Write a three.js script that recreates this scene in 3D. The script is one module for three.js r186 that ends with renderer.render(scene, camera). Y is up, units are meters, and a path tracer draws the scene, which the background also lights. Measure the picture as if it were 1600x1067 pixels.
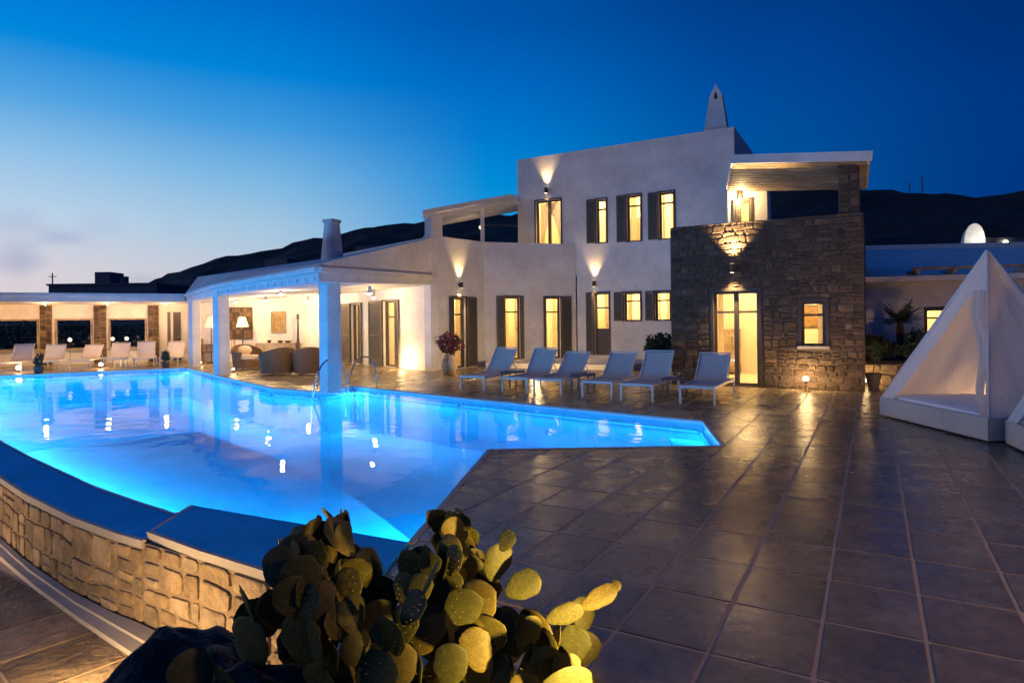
import * as THREE from 'three';
import { RectAreaLightUniformsLib } from 'three/addons/lights/RectAreaLightUniformsLib.js';
import { mergeGeometries, mergeVertices } from 'three/addons/utils/BufferGeometryUtils.js';

// ------------------------------------------------------------------ camera, sky, afterglow, exposure
const scene = new THREE.Scene();
const camera = new THREE.PerspectiveCamera(56.16, 1600 / 1067, 0.05, 3000);
camera.position.set(0, 1.6, 0);
camera.rotation.set(0, 0, -0.012);
camera.setViewOffset(1600, 1067, 0, 33.7, 1600, 1067);
camera.updateProjectionMatrix();
scene.add(camera);

const renderer = new THREE.WebGLRenderer({ antialias: true });
renderer.toneMapping = THREE.LinearToneMapping;
renderer.toneMappingExposure = 1.0;
renderer.shadowMap.enabled = true;

function rng(seed) { let a = seed >>> 0; return () => { a = (a + 0x6D2B79F5) >>> 0; let t = a; t = Math.imul(t ^ (t >>> 15), t | 1); t ^= t + Math.imul(t ^ (t >>> 7), t | 61); return ((t ^ (t >>> 14)) >>> 0) / 4294967296; }; }
const lin = (c) => { c /= 255; return c <= 0.04045 ? c / 12.92 : Math.pow((c + 0.055) / 1.055, 2.4); };
// periodic value noise
function makeNoise(seed, P) {
  const r = rng(seed), t = new Float32Array(P * P); for (let i = 0; i < t.length; i++) t[i] = r();
  return (x, y) => { const xi = Math.floor(x), yi = Math.floor(y); let fx = x - xi, fy = y - yi; fx = fx * fx * (3 - 2 * fx); fy = fy * fy * (3 - 2 * fy);
    const a = ((xi % P) + P) % P, b = (a + 1) % P, c = ((yi % P) + P) % P, d = (c + 1) % P;
    return (t[c * P + a] * (1 - fx) + t[c * P + b] * fx) * (1 - fy) + (t[d * P + a] * (1 - fx) + t[d * P + b] * fx) * fy; };
}
{ // dusk sky: afterglow low on the left, deep blue to the right
  const els = [0, 4, 8, 12, 16, 20, 25, 40, 90];
  const night = [[4, 46, 116], [4, 46, 116], [3, 47, 118], [2, 48, 119], [2, 48, 119], [2, 45, 112], [2, 41, 105], [2, 42, 103], [3, 50, 112]];
  const cols = [
    [-180, night],
    [-150, [[60, 110, 180], [40, 105, 180], [20, 100, 178], [5, 94, 172], [0, 84, 165], [0, 74, 156], [0, 64, 140], [0, 56, 124], [3, 50, 112]]],
    [-115, [[215, 205, 212], [205, 205, 216], [175, 203, 228], [135, 188, 228], [75, 160, 223], [0, 134, 217], [0, 108, 200], [0, 76, 158], [3, 50, 112]]],
    [-75, [[236, 212, 204], [226, 212, 213], [200, 213, 231], [158, 200, 233], [96, 170, 227], [12, 140, 221], [0, 114, 206], [0, 80, 164], [3, 50, 112]]],
    [-38, [[222, 208, 212], [215, 208, 216], [188, 210, 232], [148, 195, 232], [85, 165, 226], [0, 136, 220], [0, 112, 205], [0, 78, 162], [3, 50, 112]]],
    [-22, [[205, 205, 215], [195, 203, 216], [165, 199, 225], [122, 182, 226], [66, 155, 222], [0, 132, 216], [0, 108, 200], [0, 76, 157], [3, 50, 112]]],
    [-2, [[110, 178, 222], [72, 165, 220], [30, 152, 218], [0, 140, 215], [0, 122, 206], [0, 106, 194], [0, 86, 172], [0, 64, 142], [3, 50, 112]]],
    [21, [[0, 95, 170], [0, 92, 168], [0, 88, 163], [0, 83, 158], [0, 78, 158], [0, 70, 152], [0, 60, 135], [0, 53, 120], [3, 50, 112]]],
    [38, [[0, 53, 126], [0, 53, 126], [0, 54, 127], [0, 56, 130], [0, 55, 129], [0, 49, 119], [0, 44, 110], [0, 44, 106], [3, 50, 112]]],
    [75, night], [180, night]];
  const W = 1024, H = 512, data = new Float32Array(W * H * 4), n1 = makeNoise(5, 64), n2 = makeNoise(9, 128);
  const at = (tab, e) => { let k = 0; while (k < els.length - 2 && e > els[k + 1]) k++; const f = Math.min(1, Math.max(0, (e - els[k]) / (els[k + 1] - els[k]))); return [0, 1, 2].map((c) => lin(tab[k][c]) * (1 - f) + lin(tab[k + 1][c]) * f); };
  for (let j = 0; j < H; j++) for (let i = 0; i < W; i++) {
    const el = ((j + 0.5) / H - 0.5) * 180, th = ((i + 0.5) / W - 0.5) * 2 * Math.PI;
    const x = Math.cos(th), z = Math.sin(th); let az = Math.atan2(x, -z) * 180 / Math.PI;
    const e = Math.max(0, el); let k = 0; while (k < cols.length - 2 && az > cols[k + 1][0]) k++;
    let f = (az - cols[k][0]) / (cols[k + 1][0] - cols[k][0]); f = f * f * (3 - 2 * f) * 0.5 + f * 0.5;
    const a = at(cols[k][1], e), b = at(cols[k + 1][1], e), c = [0, 1, 2].map((q) => a[q] * (1 - f) + b[q] * f);
    // thin violet-grey cloud banks low in the glow
    const glow = Math.max(0, 1 - Math.abs(az + 75) / 62), low = Math.max(0, 1 - Math.abs(e - 4.2) / 5.2);
    let d = n1(az * 0.14 + 40, e * 0.42) * 0.6 + n2(az * 0.4 + 90, e * 1.1) * 0.4; d = Math.max(0, (d - 0.47) * 3.2);
    const m = Math.min(0.55, d * low * Math.min(1, glow * 1.8)), cl = [lin(128), lin(146), lin(194)];
    for (let q = 0; q < 3; q++) data[(j * W + i) * 4 + q] = c[q] * (1 - m) + cl[q] * m;
    data[(j * W + i) * 4 + 3] = 1;
  }
  const t = new THREE.DataTexture(data, W, H, THREE.RGBAFormat, THREE.FloatType);
  t.mapping = THREE.EquirectangularReflectionMapping; t.magFilter = THREE.LinearFilter; t.needsUpdate = true;
  scene.background = t; scene.environment = t;
}
const sun = new THREE.DirectionalLight(new THREE.Color(1.0, 0.68, 0.72), 0.2);   // the last afterglow, very soft
sun.position.set(-94, 22, 24); sun.castShadow = true; sun.shadow.radius = 70; sun.shadow.mapSize.set(2048, 2048);
Object.assign(sun.shadow.camera, { left: -40, right: 40, top: 40, bottom: -40, near: 1, far: 250 });
scene.add(sun); scene.add(sun.target);

// ------------------------------------------------------------------ helpers
const V3 = THREE.Vector3, R2 = Math.PI / 180;
const used = {};
const numbered = (n) => { if (!(n in used)) { used[n] = 0; return n; } used[n]++; return n + '_' + String(used[n]).padStart(3, '0'); };
function ready(g) { if (g.index) g = g.toNonIndexed(); for (const k of Object.keys(g.attributes)) if (!['position', 'normal', 'uv'].includes(k)) g.deleteAttribute(k); if (!g.attributes.normal) g.computeVertexNormals(); return g; }
function boxUV(g) { // uv in metres, by the way each face points
  g = ready(g); const p = g.attributes.position, n = p.count, uv = new Float32Array(n * 2), a = new V3(), b = new V3(), c = new V3(), e = new V3();
  for (let i = 0; i < n; i += 3) { a.fromBufferAttribute(p, i); b.fromBufferAttribute(p, i + 1); c.fromBufferAttribute(p, i + 2); e.copy(b).sub(a).cross(c.clone().sub(a));
    const x = Math.abs(e.x), y = Math.abs(e.y), z = Math.abs(e.z);
    [a, b, c].forEach((v, k) => { let s, t; if (y >= x && y >= z) { s = v.x; t = v.z; } else if (x > z) { s = v.z; t = v.y; } else { s = v.x; t = v.y; } uv[(i + k) * 2] = s; uv[(i + k) * 2 + 1] = t; }); }
  g.setAttribute('uv', new THREE.BufferAttribute(uv, 2)); return g;
}
const merge = (list) => mergeGeometries(list.map(ready));
const box = (x0, x1, y0, y1, z0, z1) => new THREE.BoxGeometry(x1 - x0, y1 - y0, z1 - z0).translate((x0 + x1) / 2, (y0 + y1) / 2, (z0 + z1) / 2);
function bar(a, b, r, seg = 6) { a = new V3(...a); b = new V3(...b); const d = b.clone().sub(a), g = new THREE.CylinderGeometry(r, r, d.length(), seg); g.applyQuaternion(new THREE.Quaternion().setFromUnitVectors(new V3(0, 1, 0), d.clone().normalize())); const m = a.add(b).multiplyScalar(0.5); return g.translate(m.x, m.y, m.z); }
function beam(a, b, w, h) { a = new V3(...a); b = new V3(...b); const d = b.clone().sub(a), L = d.length(), g = new THREE.BoxGeometry(L, h, w); const yaw = Math.atan2(-d.z, d.x), pit = Math.asin(d.y / L); g.rotateZ(pit).rotateY(yaw); const m = a.add(b).multiplyScalar(0.5); return g.translate(m.x, m.y, m.z); }
const tube = (pts, r, seg = 24, rad = 8) => new THREE.TubeGeometry(new THREE.CatmullRomCurve3(pts.map((p) => new V3(...p))), seg, r, rad);
const lathe = (prof, n = 24) => new THREE.LatheGeometry(prof.map(([r, y]) => new THREE.Vector2(r, y)), n);
// prism over a plan polygon [[X, depth], ...] between two heights
function prism(poly, y0, y1) { const s = new THREE.Shape(poly.map(([x, d]) => new THREE.Vector2(x, d))); return new THREE.ExtrudeGeometry(s, { depth: y1 - y0, bevelEnabled: false }).rotateX(-Math.PI / 2).translate(0, y0, 0); }
// solid between two rings of points (same count), used for tilted roof slabs
function solid(bottom, top) { // points [x, y, depth], convex plan
  const P = [], n = bottom.length, B = bottom.map(([x, y, d]) => [x, y, -d]), T = top.map(([x, y, d]) => [x, y, -d]);
  for (let i = 1; i < n - 1; i++) { P.push(...T[0], ...T[i], ...T[i + 1], ...B[0], ...B[i + 1], ...B[i]); }
  for (let i = 0; i < n; i++) { const j = (i + 1) % n; P.push(...B[i], ...B[j], ...T[j], ...B[i], ...T[j], ...T[i]); }
  const g = new THREE.BufferGeometry(); g.setAttribute('position', new THREE.Float32BufferAttribute(P, 3)); g.computeVertexNormals(); return boxUV(g);
}
function tag(o, label, category, group) { o.userData.label = label; o.userData.category = category; if (group) o.userData.group = group; return o; }
function thing(name, label, category, [x, y, z] = [0, 0, 0], turn = 0, group) { const o = new THREE.Group(); o.name = numbered(name); o.position.set(x, y, z); o.rotation.y = turn; scene.add(o); o.updateMatrixWorld(true); return tag(o, label, category, group); }
function mk(name, g, m) { const o = new THREE.Mesh(g, m); o.name = name; o.castShadow = o.receiveShadow = true; return o; }
function part(parent, name, g, m) { const o = mk(name, g, m); parent.add(o); return o; }
// a part whose geometry is in the axes of a wall (matrix M), hung under its parent
function put(parent, name, g, m, M) { const o = part(parent, name, g, m); parent.updateWorldMatrix(true, false); parent.matrixWorld.clone().invert().multiply(M).decompose(o.position, o.quaternion, o.scale); o.updateMatrixWorld(true); return o; }
function struct(name, g, m) { const o = mk(numbered(name), g, m); o.userData.kind = 'structure'; scene.add(o); return o; }
// axes of a wall from plan point a to b (as seen from outside: left to right); x along, y up, z outwards
function wallAxes([ax, ad], [bx, bd], y = 0) { const th = Math.atan2(bd - ad, bx - ax); return new THREE.Matrix4().makeRotationY(th).setPosition(ax, y, -ad); }
const dist = (a, b) => Math.hypot(b[0] - a[0], b[1] - a[1]);
// wall panel: outline in (x, y), holes as [x0, x1, y0, y1]; outer face at z = 0
function panel(outline, holes, t = 0.3) { const s = new THREE.Shape(outline.map(([x, y]) => new THREE.Vector2(x, y)));
  for (const [a, b, c, d] of holes) s.holes.push(new THREE.Path([[a, c], [b, c], [b, d], [a, d]].map(([x, y]) => new THREE.Vector2(x, y))));
  return boxUV(new THREE.ExtrudeGeometry(s, { depth: t, bevelEnabled: false }).translate(0, 0, -t)); }
const rect = (x0, x1, y0, y1) => [[x0, y0], [x1, y0], [x1, y1], [x0, y1]];

// ------------------------------------------------------------------ textures and materials
function tex(N, fn, srgb, rep = 1) { const d = new Uint8Array(N * N * 4); for (let j = 0; j < N; j++) for (let i = 0; i < N; i++) { const c = fn(i / N, j / N); for (let q = 0; q < 3; q++) d[(j * N + i) * 4 + q] = Math.max(0, Math.min(255, Math.round(255 * (Array.isArray(c) ? c[q] : c)))); d[(j * N + i) * 4 + 3] = 255; }
  const t = new THREE.DataTexture(d, N, N); t.wrapS = t.wrapT = THREE.RepeatWrapping; t.magFilter = THREE.LinearFilter; t.minFilter = THREE.LinearMipmapLinearFilter; t.generateMipmaps = true; if (srgb) t.colorSpace = THREE.SRGBColorSpace; t.repeat.set(rep, rep); t.needsUpdate = true; return t; }
function fbmT(seed, base, oct) { const ns = []; for (let k = 0; k < oct; k++) ns.push(makeNoise(seed + k * 7, base << k)); return (u, v) => { let s = 0, a = 1, w = 0; for (let k = 0; k < oct; k++) { const f = base << k; s += a * ns[k](u * f, v * f); w += a; a *= 0.55; } return s / w; }; }
const fA = fbmT(11, 4, 6), fB = fbmT(31, 8, 5), fC = fbmT(71, 24, 4), fW1 = fbmT(101, 5, 4), fW2 = fbmT(131, 9, 3);
const plasterMap = tex(512, (u, v) => { const k = 0.92 + 0.2 * (fA(u, v) - 0.5) + 0.07 * (fC(u, v) - 0.5); return [k, k * 0.995, k * 0.985]; }, true, 0.35);
const plasterBump = tex(512, (u, v) => 0.6 * fC(u, v) + 0.4 * fB(u, v), false, 0.6);
const mottle = tex(512, (u, v) => { const k = 0.78 + 0.62 * (fA(u, v) - 0.5) + 0.3 * (fC(u, v) - 0.5); return [k, k * 0.985, k * 0.96]; }, true, 0.5);
const mottleBump = tex(512, (u, v) => 0.5 * fA(u, v) + 0.5 * fC(u, v), false, 0.9);
const tileRough = tex(512, (u, v) => 0.56 + 0.36 * (fB(u, v) - 0.5) + 0.3 * (fC(v, u) - 0.5), false, 0.45);
const tileMap = tex(512, (u, v) => { const k = 0.84 + 0.34 * (fA(u, v) - 0.5) + 0.3 * (fC(u, v) - 0.5); return [k, k * 0.985, k * 0.96]; }, true, 0.6);
const waterBump = tex(512, (u, v) => 0.72 * fW1(u, v) + 0.28 * fW2(v, u), false, 0.22);
const weave = tex(256, (u, v) => { const a = Math.sin(u * 2 * Math.PI * 16), b = Math.sin(v * 2 * Math.PI * 32); const k = 0.55 + 0.25 * (a * b) + 0.3 * (fC(u, v) - 0.5); return [k, k * 0.97, k * 0.92]; }, true, 3);
const C = (r, g, b) => new THREE.Color().setRGB(r, g, b);
const std = (c, rough, o = {}) => new THREE.MeshStandardMaterial({ color: C(...c), roughness: rough, ...o });
const phys = (c, rough, o = {}) => new THREE.MeshPhysicalMaterial({ color: C(...c), roughness: rough, side: THREE.DoubleSide, ...o });
const glow = (c, k) => new THREE.MeshStandardMaterial({ color: C(0.8, 0.8, 0.8), roughness: 0.5, emissive: C(...c), emissiveIntensity: k });
const M = {
  plaster: std([0.78, 0.76, 0.73], 0.9, { map: plasterMap, bumpMap: plasterBump, bumpScale: 0.006 }),
  room: std([0.84, 0.77, 0.58], 0.9, { side: THREE.DoubleSide }),
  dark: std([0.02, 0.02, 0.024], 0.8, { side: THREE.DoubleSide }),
  mortar: std([0.1, 0.074, 0.054], 0.95, { bumpMap: mottleBump, bumpScale: 0.02 }),
  sandMortar: std([0.2, 0.15, 0.1], 0.95, { bumpMap: mottleBump, bumpScale: 0.02 }),
  stones: [[0.13, 0.088, 0.06], [0.165, 0.115, 0.08], [0.1, 0.07, 0.052], [0.2, 0.14, 0.095], [0.14, 0.105, 0.08], [0.115, 0.076, 0.054]].map((c) => std(c, 0.9, { map: mottle, bumpMap: mottleBump, bumpScale: 0.03 })),
  sandStones: [[0.42, 0.31, 0.19], [0.36, 0.27, 0.17], [0.47, 0.36, 0.23], [0.32, 0.24, 0.15], [0.4, 0.32, 0.22]].map((c) => std(c, 0.88, { map: mottle, bumpMap: mottleBump, bumpScale: 0.03 })),
  tiles: [[0.25, 0.205, 0.135], [0.3, 0.24, 0.155], [0.205, 0.17, 0.118], [0.275, 0.215, 0.135], [0.23, 0.192, 0.138]].map((c) => std(c, 0.5, { map: tileMap, bumpMap: mottleBump, bumpScale: 0.004, roughnessMap: tileRough })),
  grout: std([0.46, 0.34, 0.24], 0.9, { bumpMap: mottleBump, bumpScale: 0.004 }),
  frame: std([0.05, 0.04, 0.034], 0.55),
  shutter: std([0.1, 0.088, 0.078], 0.6),
  glass: phys([1, 1, 1], 0.02, { transmission: 1, thickness: 0, ior: 1.5 }),
  darkGlass: phys([0.02, 0.025, 0.03], 0.03, { ior: 1.5 }),
  curtain: phys([0.85, 0.8, 0.68], 0.95, { transmission: 0.4, thickness: 0 }),
  roofWhite: std([0.74, 0.74, 0.74], 0.85, { map: plasterMap, bumpMap: plasterBump, bumpScale: 0.008 }),
  wood: std([0.3, 0.19, 0.11], 0.7, { map: mottle }),
  paleWood: std([0.55, 0.44, 0.32], 0.7, { map: mottle }),
  poolTile: std([0.5, 0.8, 0.93], 0.5, { map: plasterMap, side: THREE.DoubleSide }),
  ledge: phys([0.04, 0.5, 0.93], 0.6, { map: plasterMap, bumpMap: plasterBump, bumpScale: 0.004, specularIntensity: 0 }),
  water: phys([0.01, 0.37, 0.95], 0.0, { transmission: 1, thickness: 0, ior: 1.33, specularIntensity: 0.48, bumpMap: waterBump, bumpScale: 0.010 }),
  kerb: std([0.42, 0.4, 0.38], 0.8, { map: plasterMap, bumpMap: plasterBump, bumpScale: 0.006 }),
  metal: std([0.6, 0.6, 0.6], 0.22, { metalness: 1 }),
  whiteMetal: std([0.6, 0.57, 0.54], 0.4),
  board: std([0.5, 0.46, 0.43], 0.75, { map: plasterMap }),
  bronze: std([0.08, 0.065, 0.05], 0.5, { metalness: 0.5 }),
  sling: std([0.55, 0.46, 0.4], 0.85, { bumpMap: plasterBump, bumpScale: 0.003, side: THREE.DoubleSide }),
  whiteSling: std([0.72, 0.64, 0.58], 0.85, { side: THREE.DoubleSide }),
  canvas: phys([0.83, 0.77, 0.7], 0.9, { transmission: 0.45, thickness: 0, bumpMap: mottleBump, bumpScale: 0.012 }),
  mattress: std([0.7, 0.68, 0.7], 0.9, { bumpMap: plasterBump, bumpScale: 0.01 }),
  wicker: std([0.5, 0.28, 0.13], 0.75, { map: weave }),
  cushion: std([0.62, 0.52, 0.4], 0.9),
  terracotta: std([0.42, 0.27, 0.17], 0.85, { map: mottle }),
  palePot: std([0.6, 0.47, 0.33], 0.8, { map: mottle }),
  darkPot: std([0.08, 0.07, 0.065], 0.7),
  leaf: phys([0.05, 0.085, 0.03], 0.6, { transmission: 0.12, thickness: 0 }),
  darkLeaf: phys([0.03, 0.05, 0.025], 0.65),
  flower: phys([0.2, 0.025, 0.045], 0.7, { transmission: 0.1, thickness: 0 }),
  bark: std([0.09, 0.065, 0.045], 0.95, { map: mottle, bumpMap: mottleBump, bumpScale: 0.04 }),
  pads: [[0.1, 0.098, 0.016], [0.085, 0.09, 0.016], [0.13, 0.108, 0.016], [0.066, 0.076, 0.016]].map((c) => std(c, 0.6, { map: tileMap, bumpMap: mottleBump, bumpScale: 0.0025 })),
  spine: std([0.45, 0.34, 0.16], 0.8),
  fruit: std([0.4, 0.07, 0.05], 0.55),
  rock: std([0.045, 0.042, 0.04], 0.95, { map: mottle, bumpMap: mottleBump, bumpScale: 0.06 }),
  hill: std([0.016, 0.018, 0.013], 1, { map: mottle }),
  slate: std([0.12, 0.13, 0.15], 0.9),
};
const WARM = [1.0, 0.52, 0.17], WARMW = [1.0, 0.64, 0.27];
function pointLamp(name, [x, y, z], c, I, r = 0.05) { const l = new THREE.PointLight(C(...c), I, 0, 2); l.position.set(x, y, z); l.castShadow = true; l.shadow.radius = r / 0.02; l.name = name; scene.add(l); return l; }
function spotLamp(name, p, q, c, I, ang, pen = 0.6, r = 0.03) { const l = new THREE.SpotLight(C(...c), I, 0, ang * R2, pen, 2); l.position.set(...p); l.target.position.set(...q); l.castShadow = true; l.shadow.radius = r / 0.02; l.name = name; scene.add(l); scene.add(l.target); return l; }
const toWorld = (Mx, x, y, z) => { const v = new V3(x, y, z).applyMatrix4(Mx); return [v.x, v.y, v.z]; };

// rubble: irregular stones in wavering courses, each with its own outline, a worn arris and a slightly tilted face
const bedNoise = makeNoise(551, 256), STONES_MOST = 300;
function stoneGeo(poly, proud, r) { // poly: outline about its own centre, counter-clockwise; outer face along +z
  const n = poly.length, P = [], uv = [], tx = (r() - 0.5) * 0.25 * proud, ty = (r() - 0.5) * 0.25 * proud, o = r() * 7; const w = Math.max(...poly.map((p) => Math.abs(p[0]))), h = Math.max(...poly.map((p) => Math.abs(p[1])));
  const k1 = Math.max(0.6, 1 - 0.005 / Math.min(w, h)), k2 = Math.max(0.5, 1 - 0.016 / Math.min(w, h));
  const r0 = poly.map(([x, y]) => [x, y, -0.01]), r1 = poly.map(([x, y]) => [x * k1, y * k1, proud * 0.8]), r2 = poly.map(([x, y]) => [x * k2, y * k2, proud * (0.92 + 0.16 * r()) + tx * x / w + ty * y / h]), c = [0, 0, proud * (0.96 + 0.1 * r())];
  const add = (...v) => v.forEach((p) => { P.push(...p); uv.push(p[0] * 1.4 + o, p[1] * 1.4 + o * 1.7 + p[2]); });
  for (let i = 0; i < n; i++) { const j = (i + 1) % n; add(r0[i], r0[j], r1[j]); add(r0[i], r1[j], r1[i]); add(r1[i], r1[j], r2[j]); add(r1[i], r2[j], r2[i]); add(r2[i], r2[j], c); }
  const g = new THREE.BufferGeometry(); g.setAttribute('position', new THREE.Float32BufferAttribute(P, 3)); g.setAttribute('uv', new THREE.Float32BufferAttribute(uv, 2)); g.computeVertexNormals(); return g; }
function layStones(face, seed, x0, x1, y0, y1, holes, rowH, wid, mats, proud = 0.05, z = 0.001) {
  const r = rng(seed), beds = [y0]; while (beds[beds.length - 1] < y1 - 0.02) { let y = beds[beds.length - 1] + rowH[0] + r() * (rowH[1] - rowH[0]); if (y1 - y < rowH[0] * 0.7) y = y1; beds.push(Math.min(y, y1)); }
  const amp = rowH[0] * 0.42, bed = (k, x) => beds[k] + (k === 0 || k === beds.length - 1 ? 0 : amp * 2 * (bedNoise(x * 2.6 + seed * 3.1, k * 7.7 + seed) - 0.5)), all = [];
  for (let k = 0; k < beds.length - 1; k++) { const ym = (beds[k] + beds[k + 1]) / 2, h = beds[k + 1] - beds[k]; let spans = [[x0, x1]];
    for (const [a, b, c, d] of holes) if (Math.min(beds[k + 1], d) - Math.max(beds[k], c) > 0.3 * h) spans = spans.flatMap(([p, q]) => [[p, Math.min(q, a)], [Math.max(p, b), q]].filter(([m, n]) => n - m > 0.05));
    for (const [p, q] of spans) { let x = p, lean = 0; while (x < q - 0.02) { let w = wid[0] + Math.pow(r(), 1.4) * (wid[1] - wid[0]); if (q - x - w < wid[0] * 0.7) w = q - x; const last = x + w > q - 0.001, lean2 = last ? 0 : (r() - 0.5) * h * 0.35; const g = 0.006 + r() * 0.008;
      const parts = w > wid[0] * 1.25 && h > rowH[0] * 1.1 && r() < 0.22 ? [[0, 0.42 + 0.16 * r()], [0, 1]] : [[0, 1]]; if (parts.length === 2) parts[1][0] = parts[0][1];
      for (const [t0, t1] of parts) { const at = (xx, t) => bed(k, xx) * (1 - t) + bed(k + 1, xx) * t, xl = (t) => x + lean * (t - 0.5) + g, xr = (t) => x + w + lean2 * (t - 0.5) - g, tm = (t0 + t1) / 2, cr = 0.05 + 0.12 * r();
        const pt = (f, t) => { const xx = xl(t) * (1 - f) + xr(t) * f; return [xx, at(xx, t)]; }, raw = [pt(cr, t0), pt(0.5, t0), pt(1 - cr, t0), pt(1, t0 + (t1 - t0) * cr * 1.5), pt(1, t1 - (t1 - t0) * cr * 1.5), pt(1 - cr, t1), pt(0.5, t1), pt(cr, t1), pt(0, t1 - (t1 - t0) * cr * 1.5), pt(0, t0 + (t1 - t0) * cr * 1.5)];
        const cx = raw.reduce((s, q2) => s + q2[0], 0) / 10, cy = raw.reduce((s, q2) => s + q2[1], 0) / 10, hh = (t1 - t0) * h, ky = Math.max(0.6, 1 - 2 * g / hh);
        all.push({ cx, cy, a: w * hh, poly: raw.map(([a, b]) => [(a - cx) * (1 + (r() - 0.5) * 0.05), (b - cy) * ky * (1 + (r() - 0.5) * 0.06)]), pr: proud * (0.6 + 0.7 * r()), m: mats[Math.floor(r() * mats.length)] }); }
      x += w; lean = lean2; } } }
  const big = new Set(all.slice().sort((a, b) => b.a - a.a).slice(0, STONES_MOST)), rest = [];
  for (const t of all) { const g = stoneGeo(t.poly, t.pr, r); if (big.has(t)) { const o = part(face, 'stone', g, t.m); o.position.set(t.cx, t.cy, z); } else rest.push(g.translate(t.cx, t.cy, z)); }
  if (rest.length) { const o = part(face, 'small_stones', merge(rest), mats[0]); o.userData.kind = 'stuff'; }
}
// shutters, windows and doors, in wall axes
function louvre(w, h) { const L = [box(0, 0.05, 0, h, 0, 0.04), box(w - 0.05, w, 0, h, 0, 0.04), box(0.05, w - 0.05, 0, 0.07, 0.001, 0.039), box(0.05, w - 0.05, h - 0.07, h, 0.001, 0.039), box(0.05, w - 0.05, h * 0.45, h * 0.45 + 0.07, 0.001, 0.039), box(0.05, w - 0.05, 0.07, h - 0.07, 0.004, 0.01)];
  for (let y = 0.09; y < h - 0.1; y += 0.055) L.push(new THREE.BoxGeometry(w - 0.1, 0.012, 0.045).rotateX(0.6).translate(w / 2, y, 0.02)); return boxUV(merge(L)); }
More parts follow.
